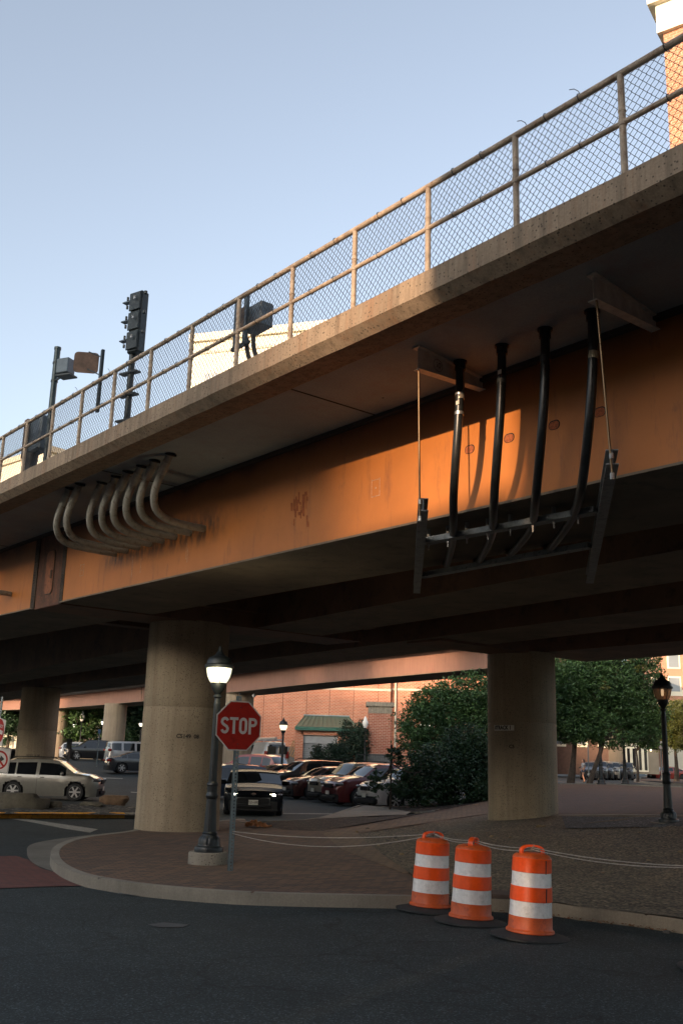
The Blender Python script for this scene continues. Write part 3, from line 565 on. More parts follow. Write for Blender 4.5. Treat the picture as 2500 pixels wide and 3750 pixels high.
for k, (tb, tr_, nm) in enumerate(((-13.58, -13.40, 'L'), (-16.08, -15.92, 'R'))):
    mb = MB(); A = lambda p, z: W(tb + (tr_ - tb) * (1.33 - p) / 1.33, p, z)
    def tri(t0, t1, pl_):
        v = [A(p, z) + UH * q for q in (t0, t1) for p, z in pl_]; n = len(pl_); mb.add(v, [tuple(range(n)), tuple(range(n, 2 * n))] + [(i, (i + 1) % n, (i + 1) % n + n, i + n) for i in range(n)])
    tri(-.006, .006, [(1.30, 6.69), (0.02, 6.69), (.02, 6.56), (1.30, 6.43)])
    tri(-.055, .055, [(1.32, 6.43), (1.32, 6.418), (.02, 6.548), (.02, 6.56)]); tri(-.055, .055, [(1.34, 6.705), (1.34, 6.69), (0.02, 6.69), (.02, 6.705)])
    br_ = mesh('bracket', mb, GALV, fr)
    if k == 0:
        m_ = Matrix.Translation(A(.95, 6.60) + UH * .0085) @ Matrix.Rotation(BRZ + PI / 2, 4, 'Z')
        t5 = text_mb('50', .105, Matrix.Translation(A(.93, 6.595) - UH * .008) @ Matrix.Rotation(math.atan2(-NB.y, -NB.x), 4, 'Z'), .001, -.001); t5.tube([A(.93 + .085 * math.cos(a), 6.595 + .075 * math.sin(a)) - UH * .008 for a in [j * PI / 10 for j in range(21)]], .0022, 5)
        mesh('painted_number', t5, INK, br_)
    rp = [(-13.58, 1.29, 6.43), (-13.60, 1.27, 4.66)] if k == 0 else [(-16.11, 1.30, 6.43), (-16.17, 1.24, 4.66)]
    mesh('rod', MB().tube([W(*rp[0]), W(*rp[1])], .0115, 10), M('rod_steel', (.20, .13, .07), .4, .7), fr, 50)
    mesh('nut', MB().tube([W(rp[1][0], rp[1][1], 4.80), W(rp[1][0], rp[1][1], 4.85)], .022, 6).tube([W(rp[1][0], rp[1][1], 4.60), W(rp[1][0], rp[1][1], 4.66)], .022, 6), STEEL, fr)
BL = (Vector((.93, 11.0, 4.68)), Vector((1.31, 16.67, 4.68))); BR2 = (Vector((2.53, 8.95, 4.66)), Vector((3.86, 15.16, 4.66)))
for a, b in (BL, BR2): mesh('support_beam', ibeam(MB(), a, b, .115, .15), FRM, fr)
for fa, fb_ in ((.378, .36), (.82, .66)):
    a = BL[0].lerp(BL[1], fa) + Vector((.05, 0, 0)); b = BR2[0].lerp(BR2[1], fb_) - Vector((.05, 0, 0)); d = (b - a).normalized(); n_ = Vector((-d.y, d.x, 0))
    mesh('cross_beam', MB().box((a + b) / 2 + Vector((0, 0, .05)), ((b - a).length, .15, .075), math.atan2(d.y, d.x)), FRM, fr)
    for i in range(4):
        q0 = W(xb[i][0], xb[i][1], 4.7) if fa < .5 else W(*fb[i], 4.7)
        s_ = (q0 - a).dot(d)
        for e in (-.17, .17):
            c = a + d * (s_ + e); z = 4.765
            mb = MB().tube([(c.x, c.y, z), (c.x, c.y, z + .15)], .028, 10)
            if fa < .5: mesh('clamp_post', mb, FRM, fr, 50); mesh('bolt', MB().tube([(c.x, c.y, z + .15), (c.x, c.y, z + .215)], .011, 6).tube([(c.x, c.y, z + .17), (c.x, c.y, z + .195)], .02, 6).tube([(c.x, c.y, z - .17), (c.x, c.y, z - .07)], .011, 6).tube([(c.x, c.y, z - .115), (c.x, c.y, z - .085)], .02, 6), STEEL, fr)
            mesh('clamp_plate', MB().box((c.x, c.y, z + .158), (.15, .05, .012), math.atan2(d.y, d.x)), FRM, fr)
# ---------------------------------------------------------------- far viaduct
PINK = M('pinkish_girder_paint', (.30, .155, .108), .6, 0, .12, .5, .05, (.34, .16, .11), streak=.25)
fv = thing('far_viaduct', 'distant curving viaduct with pale pink girder and round columns beyond the parking lot', 'viaduct', (-12, 78, 1.2))
fl = [AY(0, 2600, 109), AY(217, 2583, 100), AY(523, 2566, 83), AY(850, 2527, 68.5), AY(1150, 2497, 58.5), AY(1500, 2459, 51)]
fl = [Vector((p.x, p.y)) for p in fl]; e_ = (fl[-1] - fl[-2]).normalized(); fl = [fl[0] + (fl[0] - fl[1]) * 1.5] + fl + [fl[-1] + e_ * 6.2]; fl = smooth_line(fl, 5)
def fsweep(off, name, mat, parent=fv):
    rows = []
    for i, p in enumerate(fl):
        d = (fl[min(i + 1, len(fl) - 1)] - fl[max(i - 1, 0)]).normalized(); n = Vector((d.y, -d.x)); n = n if n.y < 0 else -n
        rows.append([(p.x + n.x * o_, p.y + n.y * o_, z) for o_, z in off])
    mb = MB().strip(rows, True); k = len(off); mb.f += [tuple(range(k)), tuple(range((len(rows) - 1) * k, len(rows) * k))]; return mesh(name, mb, mat, parent)
ZF = 6.2
fsweep([(0, ZF), (-.03, ZF), (-.03, ZF + 1.15), (0, ZF + 1.15)], 'girder_web', PINK); fsweep([(.04, ZF - .03), (-2.6, ZF - .03), (-2.6, ZF - .002), (.04, ZF - .002)], 'girder_bottom_plate', BOT)
fsweep([(-2.55, ZF), (-2.58, ZF), (-2.58, ZF + 1.15), (-2.55, ZF + 1.15)], 'girder_web', BROWN); fsweep([(1.3, ZF + 1.15), (-5, ZF + 1.15), (-5, ZF + 1.5), (1.3, ZF + 1.5)], 'deck_slab', SOF)
for px, Y in ((524, 83.0), (165, 101)):
    q = AY(px, 2570, Y); mesh('splice_joint', MB().tube([(q.x - .1, q.y - .35, ZF - .02), (q.x - .1, q.y - .35, ZF + 1.1)], .05, 6), BROWN, fv)
for px, Y in ((876, 69.8), (424, 88.5), (218, 103)):
    q = AY(px, 2600, Y); mesh('column', MB().lathe([(.97, zg(q.x, q.y) - .3), (.97, ZF - .02)], 40, (q.x, q.y, 0)), m_concrete('far_column', (.38, .30, .21), 0, .5, .2, .5), fv, 40)
q = AY(60, 2600, 120); mesh('column', MB().lathe([(.97, .5), (.97, ZF - .02)], 30, (q.x, q.y, 0)), COLM, fv, 40)
for px, py, Y in ((930, 2547, 67),): q = AY(px, py, Y); tag(mesh('security_camera', MB().lathe([(.02, -.12), (.09, -.09), (.12, 0), (.12, .05), (.03, .12)], 14, q), M('white_plastic', (.6, .6, .6), .4), None, 50), 'small white dome camera at the top of the far column', 'camera')
# ---------------------------------------------------------------- street lamps
IRON = M('black_iron', (.012, .016, .018), .42, .0, .3, 8, .1); GLOBE_LIT = emit('lit_globe', (1, .88, .52), 1.5); ACORN = emit('acorn_globe', (.75, .72, .66), .02)
def glassmat(name, col, a, em=0):
    m, nt, b = newmat(name); tr = N(nt, 'ShaderNodeBsdfTransparent'); tr.inputs[0].default_value = (*col, 1); mx = N(nt, 'ShaderNodeMixShader'); mx.inputs[0].default_value = a
    b.inputs['Base Color'].default_value = (*col, 1); b.inputs['Roughness'].default_value = .15
    if em: b.inputs['Emission Color'].default_value = (1, .8, .5, 1); b.inputs['Emission Strength'].default_value = em
    nt.links.new(tr.outputs[0], mx.inputs[1]); nt.links.new(b.outputs[0], mx.inputs[2]); nt.links.new(mx.outputs[0], nt.nodes['Material Output'].inputs[0]); return m
AMBER = glassmat('frosted_amber_glass', (.72, .52, .36), .55)
def lamp(label, loc, globe, group='black street lamps', detail=2, height=3.54, pedestal=0, name='street_lamp'):
    k = height / 3.54; t = thing(name, label, 'street lamp', loc, 0, group); z0 = 0
    def J(mb, nm, mat, par=t, sm_=40): o = mesh(nm, mb, mat, par, sm_, local=True); return o
    if pedestal: J(MB().lathe([(.31, -.1), (.315, .17), (.30, .2), (.0, .2)], 40, (-.01, 0, 0)), 'pedestal', m_concrete('pedestal_concrete', (.27, .24, .19), .9, .3, 0)); z0 = pedestal
    sg_ = 48 if detail > 1 else 14
    fl_ = (lambda i, z: 1 - .06 * (1 + math.cos(i * 2 * PI / 3)) / 2) if detail > 1 else None
    J(MB().lathe([(.235, 0), (.237, .05), (.225, .085), (.185, .10), (.18, .13)], sg_, (0, 0, z0)), 'base_ring', IRON)
    J(MB().lathe([(.182, .13), (.178, .2), (.16, .24), (.128, .27)], sg_, (0, 0, z0), flute=lambda i, z: 1 - .08 * ((i % 6) == 0) if detail > 1 else 1), 'base', IRON)
    J(MB().lathe([(.128, .27), (.118, .29), (.125, .31), (.105, .335)], sg_, (0, 0, z0)).lathe([(.08, .88), (.098, .91), (.103, .94), (.092, .965), (.083, 1.0), (.086, 1.10), (.096, 1.125), (.09, 1.15), (.068, 1.18)], sg_, (0, 0, z0)), 'collar', IRON)
    J(MB().lathe([(.105, .335), (.083, .88)], sg_, (0, 0, z0), flute=fl_).lathe([(.068, 1.18), (.056, 2.53)], sg_, (0, 0, z0), flute=fl_), 'shaft', IRON)
    J(MB().lathe([(.057, 2.53), (.05, 2.56), (.048, 2.63), (.072, 2.65), (.072, 2.68), (.045, 2.70), (.065, 2.73), (.105, 2.79), (.125, 2.86), (.128, 2.90), (.14, 2.905)], sg_, (0, 0, z0)), 'capital', IRON)
    h = J(MB().lathe([(.20, 3.165), (.243, 3.17), (.247, 3.22), (.232, 3.235), (.216, 3.24), (.206, 3.31), (.175, 3.36), (.12, 3.385), (.085, 3.41), (.058, 3.45), (.035, 3.475), (.04, 3.49), (.028, 3.505), (.034, 3.52), (.022, 3.54), (.004, 3.58)], sg_, (0, 0, z0)), 'hood', IRON)
    gp_ = [(.132, 2.905), (.158, 2.95), (.185, 3.01), (.203, 3.08), (.214, 3.165)]
    J(MB().lathe(gp_, sg_, (0, 0, z0)), 'globe', globe)
    if detail > 1:
        mb = MB()
        for a in (0, PI / 2, PI, 3 * PI / 2): a += .25; mb.tube([((r + .012) * math.cos(a), (r + .012) * math.sin(a), z0 + z) for r, z in gp_], .007, 6)
        for a in (-1.75, -1.5): mb.tube([(.216 * math.cos(a), .216 * math.sin(a), z0 + 3.165), (.19 * math.cos(-1.62), .19 * math.sin(-1.62), z0 + 3.0), (.165 * math.cos(-1.62), .165 * math.sin(-1.62), z0 + 2.95)], .003, 5)
        mb.tube([(.209 * math.cos(a), .209 * math.sin(a), z0 + 3.09) for a in (-1.72, -1.52)], .003, 5)
        J(mb, 'cage', IRON); J(MB().lathe([(.03, 3.0), (.035, 3.14), (.02, 3.17)], 10, (0, 0, z0)), 'bulb', emit('bulb_%d' % len(COL.objects), (1, .9, .7), 8 if globe is GLOBE_LIT or globe is NEARG else .6))
    t.scale = (k, k, k); return t
# near lamp: lit milky glass; a real lamp inside gives its glow
NEARG = emit('lit_milky_glass', (1, .95, .72), .48)
def tune_glass(m):
    nt = m.node_tree; b = nt.nodes['Principled BSDF']; v = coords(nt); s = N(nt, 'ShaderNodeSeparateXYZ'); nt.links.new(v, s.inputs[0])
    lw = N(nt, 'ShaderNodeLayerWeight', Blend=.35); c = ramp(nt, lw.outputs['Facing'], [(0, (1, .97, .72)), (.6, (.95, .9, .62)), (1, (.55, .55, .36))]); nt.links.new(c, b.inputs['Emission Color'])
tune_glass(NEARG)
q = G(762, 3163, .15); L1 = lamp('fluted black street lamp with lit globe on a round concrete base beside the stop sign', q, NEARG, pedestal=.2)
L1.scale = (1, 1, .93)
pt = bpy.data.lights.new('lamp_light', 'POINT'); pt.energy = 9; pt.color = (1, .85, .55); pt.shadow_soft_size = .24; po_ = bpy.data.objects.new('lamp_light', pt); COL.objects.link(po_); po_.parent = L1; po_.location = (0, 0, 2.55 + .2 + .0); po_.location = (0, -.35, 3.2)
q = AY(2447, 3012, 23.9); lamp('dark street lamp with unlit amber globe standing on the gravel at right', (q.x, q.y, q.z), AMBER).scale = (1, 1, .957)
q2 = (q.x, q.y); drape('lamp_footing', [(q.x + .42 * math.cos(a), q.y + .42 * math.sin(a)) for a in [k * PI / 8 for k in range(16)]], CONC, 0, .4, 0, hz=lambda x, y, zz=q.z: zz + .0)
mb = MB().lathe([(.42, -.5), (.42, -.004)], 20, (q.x, q.y, q.z)); struct('lamp_footing', mb, CONC, 40)
GL2 = emit('lit_globe_far', (1, .93, .72), 1.0)
def lampY(px, pyb, Y, label, glob, h=3.54, **k): q = AY(px, pyb, Y); return lamp(label, (q.x, q.y, zg(q.x, q.y) + .12), glob, detail=1, height=h, **k)
lampY(1030, 2850, 60, 'black street lamp rising among the parked cars in front of brick wall', emit('lit_globe_mid', (1, .85, .55), .55), 3.9)
lampY(1555, 2850, 47, 'lit street lamp half hidden in the leaves of the large bush', GL2, 3.7)
lampY(264, 2750, 104, 'lit street lamp behind the white hatchback', GL2, 3.7); lampY(371, 2750, 93, 'lit street lamp beside the far viaduct column', GL2, 3.7); lampY(511, 2750, 92, 'lit street lamp just left of the big near column', GL2, 3.6)
lampY(2283, 2750, 58, 'street lamp with head hidden in the tree crown beside the street', GL2, 4.1); lampY(2196, 2750, 55, 'street lamp directly behind the leaning tree trunk', IRON, 4.0)
lampY(2417, 2750, 96, 'slim far street lamp in front of the cream shopfront', IRON, 3.9)
def acorn(px, Y, label):
    q = AY(px, 2750, Y); z = zg(q.x, q.y) + .1; t = thing('street_lamp', label, 'street lamp', (q.x, q.y, z), 0, 'white acorn lamps')
    mesh('shaft', MB().lathe([(.14, 0), (.1, .5), (.055, .6), (.045, 3.5), (.1, 3.6)], 10), IRON, t, 40, local=True)
    mesh('globe', MB().lathe([(.12, 3.6), (.19, 3.75), (.25, 3.95), (.24, 4.12), (.16, 4.25), (.13, 4.4), (.04, 4.55), (.0, 4.62)], 14), ACORN, t, 50, local=True)
acorn(1335, 88, 'white acorn globe lamp beside the brick pillar'); acorn(291, 102, 'white acorn globe lamp above the white hatchback')
# ---------------------------------------------------------------- stop sign
SWH = M('reflective_white', (.50, .47, .43), .5, var=.08, scale=5); RED = M('sign_red', (.33, .014, .006), .55, var=.12, scale=3, dirt=(.21, .010, .006), spec=.2); GP = M('galvanised_post', (.17, .21, .22), .45, .5, .2, 10)
def octo(r): return [(r * math.cos(R_(22.5 + 45 * k)) / math.cos(R_(22.5)), r * math.sin(R_(22.5 + 45 * k)) / math.cos(R_(22.5))) for k in range(8)]
q = G(845, 3190, .15); st = thing('stop_sign', 'red octagonal stop sign on a perforated metal post by the kerb', 'stop sign', q, 0); SR = R_(29)
SM = Matrix.Translation((q.x, q.y, 0)) @ Matrix.Rotation(SR, 4, 'Z'); zc = 2.31
mb = MB(); H_ = 2.72
for x in (-.026, .026): mb.box((x, .012, q.z + H_ / 2 - .1), (.003, .03, H_), m=SM)
# perforated front strip: rungs between punched holes
nh = int(H_ / .05)
for sx in (-.018, .018): mb.box((sx, 0, q.z + H_ / 2 - .1), (.0165, .003, H_), m=SM)
for k in range(nh): mb.box((0, 0, q.z + k * .05), (.0195, .0029, .030), m=SM)
for sx in (-.036, .036): mb.box((sx, .026, q.z + H_ / 2 - .1), (.02, .003, H_), m=SM)
mesh('post', mb, GP, st); 
mesh('sign_plate', MB().prism(octo(.381), .004, 'y', -.016, SM @ Matrix.Translation((0, 0, zc))), SWH, st)
fc = mesh('red_face', MB().prism(octo(.362), .0015, 'y', -.0178, SM @ Matrix.Translation((0, 0, zc))), RED, st)
FS = .374
def stroke(mb, pts, wd=.043):
    P = [Vector(p) for p in pts]; L_ = []; R__ = []
    for i, p in enumerate(P):
        d = (P[min(i + 1, len(P) - 1)] - P[max(i - 1, 0)]).normalized(); n = Vector((-d.y, d.x)) * wd / 2; L_.append(p + n); R__.append(p - n)
    rows = [[(a.x, y, a.y), (b.x, y, b.y)] for a, b in zip(L_, R__) for y in (0,)]
    v = [[SM @ Vector((a[0], -.0196, a[2] + zc)), SM @ Vector((b[0], -.0196, b[2] + zc)), SM @ Vector((b[0], -.0180, b[2] + zc)), SM @ Vector((a[0], -.0180, a[2] + zc))] for a, b in rows]
    mb.strip(v, True); mb.f += [tuple(len(mb.v) - len(v) * 4 + k for k in range(4)), tuple(len(mb.v) - 4 + k for k in range(4))[::-1]]
def arc(cx, cy, rx, ry, a0, a1, n=10): return [(cx + rx * math.cos(R_(a0 + (a1 - a0) * k / n)), cy + ry * math.sin(R_(a0 + (a1 - a0) * k / n))) for k in range(n + 1)]
Hh = .127; o_ = .0215; xs_ = (-.235, -.082, .075, .235)
lt = []; mb = MB(); x = xs_[0]; r = .053; yt = Hh - o_ - r * .98
stroke(mb, arc(x, Hh - o_ - .05, r - .004, .05, 20, 180, 9) + [(x - r + .002, .052), (x - .035, .022), (x + .03, -.018), (x + r - .004, -.048)] + arc(x, -Hh + o_ + .052, r - .004, .052, 0, -165, 9)); lt.append(mb)
mb = MB(); stroke(mb, [(xs_[1], -Hh), (xs_[1], Hh - .0445)]); stroke(mb, [(xs_[1] - .072, Hh - o_), (xs_[1] + .072, Hh - o_)]); lt.append(mb)
mb = MB(); x = xs_[2]; stroke(mb, arc(x, Hh - .075, .048, .0535, 0, 180) + arc(x, -Hh + .075, .048, .0535, 180, 360) + [(x + .048, Hh - .075)]); lt.append(mb)
mb = MB(); x = xs_[3] - .045; stroke(mb, [(x, -Hh), (x, Hh)]); stroke(mb, [(x + .0215, Hh - o_), (x + .055, Hh - o_)] + arc(x + .055, Hh - o_ - .048, .046, .048, 90, -90, 9) + [(x + .0215, Hh - o_ - .096)]); lt.append(mb)
for mb in lt: mesh('letter', mb, SWH, fc)
for zz in (.28, -.28): mesh('bolt', MB().lathe([(.011, 0), (.009, .006), (.003, .008)], 8, m=SM @ Matrix.Translation((.02 * (1 if zz > 0 else 0), -.018, zc + zz)) @ Matrix.Rotation(PI / 2, 4, 'X')), M('sign_bolt', (.10, .02, .015), .4, .4), st)
# ---------------------------------------------------------------- traffic drums, ropes
DOR = M('drum_orange_fluorescent', (1.0, .092, .002), .4, var=.07, scale=6, bmp=.03, streak=.10, fine=25); DPL = M('drum_orange_plastic', (.60, .095, .014), .5, var=.15, scale=5, dirt=(.30, .05, .02), bmp=.04, fine=25)
DWH = M('drum_white_sheeting', (.88, .85, .81), .42, var=.10, scale=4, dirt=(.58, .55, .51), bmp=.04, streak=.22, fine=25); RUB = M('black_rubber', (.025, .027, .027), .75, var=.3, scale=6, dirt=(.05, .048, .043)); ROPE = M('rope_white', (.36, .32, .28), .8, var=.2, scale=30)
def make_drum(label, loc, rz):
    t = thing('traffic_drum', label, 'traffic drum', loc, rz, 'orange traffic drums')
    def L(nm, mb, mat, par=t): return mesh(nm, mb, mat, par, 35, local=True)
    L('rubber_base', MB().lathe([(.40, 0), (.43, .006), (.43, .022), (.40, .034), (.27, .062), (.20, .066)], 56, (.0, 0, 0)), RUB)
    L('body', MB().lathe([(.262, .066), (.266, .075), (.262, .092), (.248, .10), (.240, .115), (.236, .245)], 56), DPL)
    L('stripe', MB().lathe([(.236, .245), (.232, .249), (.227, .408), (.230, .412)], 56), DWH)
    L('stripe', MB().lathe([(.230, .412), (.233, .416), (.226, .57), (.229, .574)], 56), DOR)
    L('stripe', MB().lathe([(.221, .57), (.219, .576), (.214, .728), (.217, .732)], 56), DWH)
    L('stripe', MB().lathe([(.217, .732), (.220, .736), (.214, .868), (.216, .885), (.210, .893)], 56), DOR)
    L('lid', MB().lathe([(.213, .887), (.207, .905), (.185, .925), (.13, .943), (.06, .948), (0.001, .948)], 48), DPL)
    pts = smooth_line([(-.135, 0, .925), (-.13, 0, .985), (-.06, 0, 1.02), (.06, 0, 1.02), (.13, 0, .985), (.135, 0, .925)], 4); rows = []
    for i, p in enumerate(pts):
        d = (pts[min(i + 1, len(pts) - 1)] - pts[max(i - 1, 0)]).normalized(); n = Vector((-d.z, 0, d.x)); wd = .038 if i in (0, len(pts) - 1) else .028
        rows.append([p + n * .011 + Vector((0, wd, 0)), p - n * .011 + Vector((0, wd, 0)), p - n * .011 - Vector((0, wd, 0)), p + n * .011 - Vector((0, wd, 0))])
    L('handle', MB().strip(rows, True), DOR)
    for sx in (-.155, .155):
        L('bolt', MB().lathe([(.009, .92), (.009, .94)], 8, (sx, .035, 0)), RUB)
    return t
D = [G(1572, 3335), G(1722, 3379), G(1939, 3433), G(2655, 3560)]
dl = ['orange and white drum with scratched orange stripe, left of the three by the kerb', 'orange and white drum in the middle of the three, handle seen edge on', 'nearest orange and white drum with dark vertical drip line and scuffed base', 'fourth drum showing only the rim of its black rubber base']
dr = make_drum(dl[0], D[0], .45); dr.rotation_euler = (0, .035, .45)
ds = [dr] + [dup(dr, D[i], r, dl[i]) for i, r in ((1, 1.15), (2, .35), (3, 0))]
for d, r_ in zip(ds, (.45, 1.15, .35, 0)):
    d.scale = (1, 1, .935); d.rotation_euler = (Matrix.Rotation(.045, 3, 'Y') @ Matrix.Rotation(r_, 3, 'Z')).to_euler()
dm = mesh('drip_line', MB().box((.05, -.213, .80), (.008, .006, .15)).box((.055, -.228, .49), (.009, .006, .15)), RUB, None); dm.parent = ds[2]
def rope(label, pts, sag, r=.0052, nm='rope'):
    L = []
    for i in range(len(pts) - 1):
        a, b = Vector(pts[i]), Vector(pts[i + 1]); n = 16
        for k in range(n): f = k / n; L.append(a.lerp(b, f) - Vector((0, 0, sag[i] * 4 * f * (1 - f))))
    L.append(Vector(pts[-1])); o = mesh(nm, MB().tube(L, r, 7), ROPE, None, 60); return tag(o, label, 'rope', 'ropes tied to the drums')
sq = G(845, 3190, .15); s0 = Vector((sq.x, sq.y, sq.z + .56))
def dt(i, z=1.0): return D[i] + Vector((.045, 0, z * .935))
rope('upper rope from the stop sign post to the drum handles and on to the right', [s0 + Vector((0, 0, .015)), dt(0), dt(1), dt(2), dt(3)], [.07, .03, .03, .05])
rope('lower slack rope sagging between the stop sign post and the left drum', [s0 - Vector((0, 0, .015)), dt(0) + Vector((0, -.02, -.01))], [.17])
rope('second strand of rope running between the drum handles', [dt(0), dt(1) + Vector((0, 0, -.02)), dt(2) + Vector((0, -.02, -.02)), dt(3)], [.045, .045, .07], .005)
for i in range(3):
    c = dt(i, 1.0); tag(mesh('rope_knot', MB().tube([c + Vector((.018 * math.sin(a * 1.0), .03 * math.cos(a), .022 * math.sin(a) + .01)) for a in [k * PI / 6 for k in range(13)]], .006, 6), ROPE, None, 60), 'loop of rope knotted round the handle of the ' + ['left', 'middle', 'nearest'][i] + ' drum', 'rope knot', 'rope knots')
# storm drain behind the drums
q = G(1800, 3296, .15); sdn = thing('storm_drain', 'dark storm drain slab with opening in the kerb behind the drums', 'storm drain', q)
a_, b_ = G(1712, 3283, .15), G(1880, 3292, .15); d_ = (b_ - a_).normalized(); rz_ = math.atan2(d_.y, d_.x); m_ = (a_ + b_) / 2
mesh('slab', MB().box(m_ + Vector((-d_.y, d_.x, 0)) * .16 + Vector((0, 0, .015)), ((b_ - a_).length, .5, .08), rz_, bev=.01), M('dark_slab', (.085, .055, .04), .85, var=.3, scale=5), sdn); mesh('opening', MB().box(m_ + Vector((-d_.y, d_.x, 0)) * -.03 + Vector((0, 0, -.075)), ((b_ - a_).length * .8, .12, .09), rz_), M('void_black', (.006, .006, .006), .9), sdn)
# ---------------------------------------------------------------- cars
GLS = M('car_glass', (.010, .012, .014), .03, 0, .1, 2, 0, spec=.8); TYR = M('tyre', (.018, .018, .018), .85, bmp=.05); RIM = M('alloy', (.50, .49, .47), .3, .3, .1); BLK = M('trim_black', (.014, .014, .015), .75, bmp=0, spec=.25); CHR = M('chrome', (.55, .54, .52), .15, 1, .05, 3, 0)
HL = M('headlight_glass', (.14, .14, .14), .08, .3, .4, 9, 0, coat=1); TL = M('tail_light', (.28, .02, .015), .2, var=.05, bmp=0); AMB = M('amber_light', (.5, .2, .04), .2, var=.05, bmp=0); PLT = M('licence_plate', (.55, .53, .47), .5, var=.03, bmp=0)
PROF = {
 'sedan': dict(top=[(0, .60), (.02, .70), (.13, .745), (.17, .76), (.33, .955), (.45, 1), (.54, .985), (.60, .95), (.755, .70), (.9, .62), (.97, .55), (1, .46)], belt=.655, win=[(.20, .27), (.29, .45), (.475, .68)], ws=(.60, .755), rw=(.17, .33)),
 'suv': dict(top=[(0, .60), (.012, .68), (.03, .72), (.10, .92), (.17, .975), (.4, 1), (.55, .985), (.62, .95), (.755, .695), (.9, .635), (.97, .56), (1, .47)], belt=.60, win=[(.095, .215), (.235, .42), (.44, .69)], ws=(.62, .755), rw=(.03, .10)),
 'boxy': dict(top=[(0, .60), (.01, .74), (.035, .95), (.08, .985), (.4, 1), (.58, .99), (.63, .965), (.73, .685), (.93, .64), (.985, .58), (1, .5)], belt=.60, win=[(.05, .21), (.235, .42), (.44, .67)], ws=(.63, .73), rw=(.01, .035)),
 'van': dict(top=[(0, .55), (.006, .8), (.02, .97), (.06, 1), (.5, 1), (.70, .98), (.76, .94), (.87, .62), (.95, .55), (1, .42)], belt=.58, win=[(.60, .80)], ws=(.76, .87), rw=(.006, .02)),
}
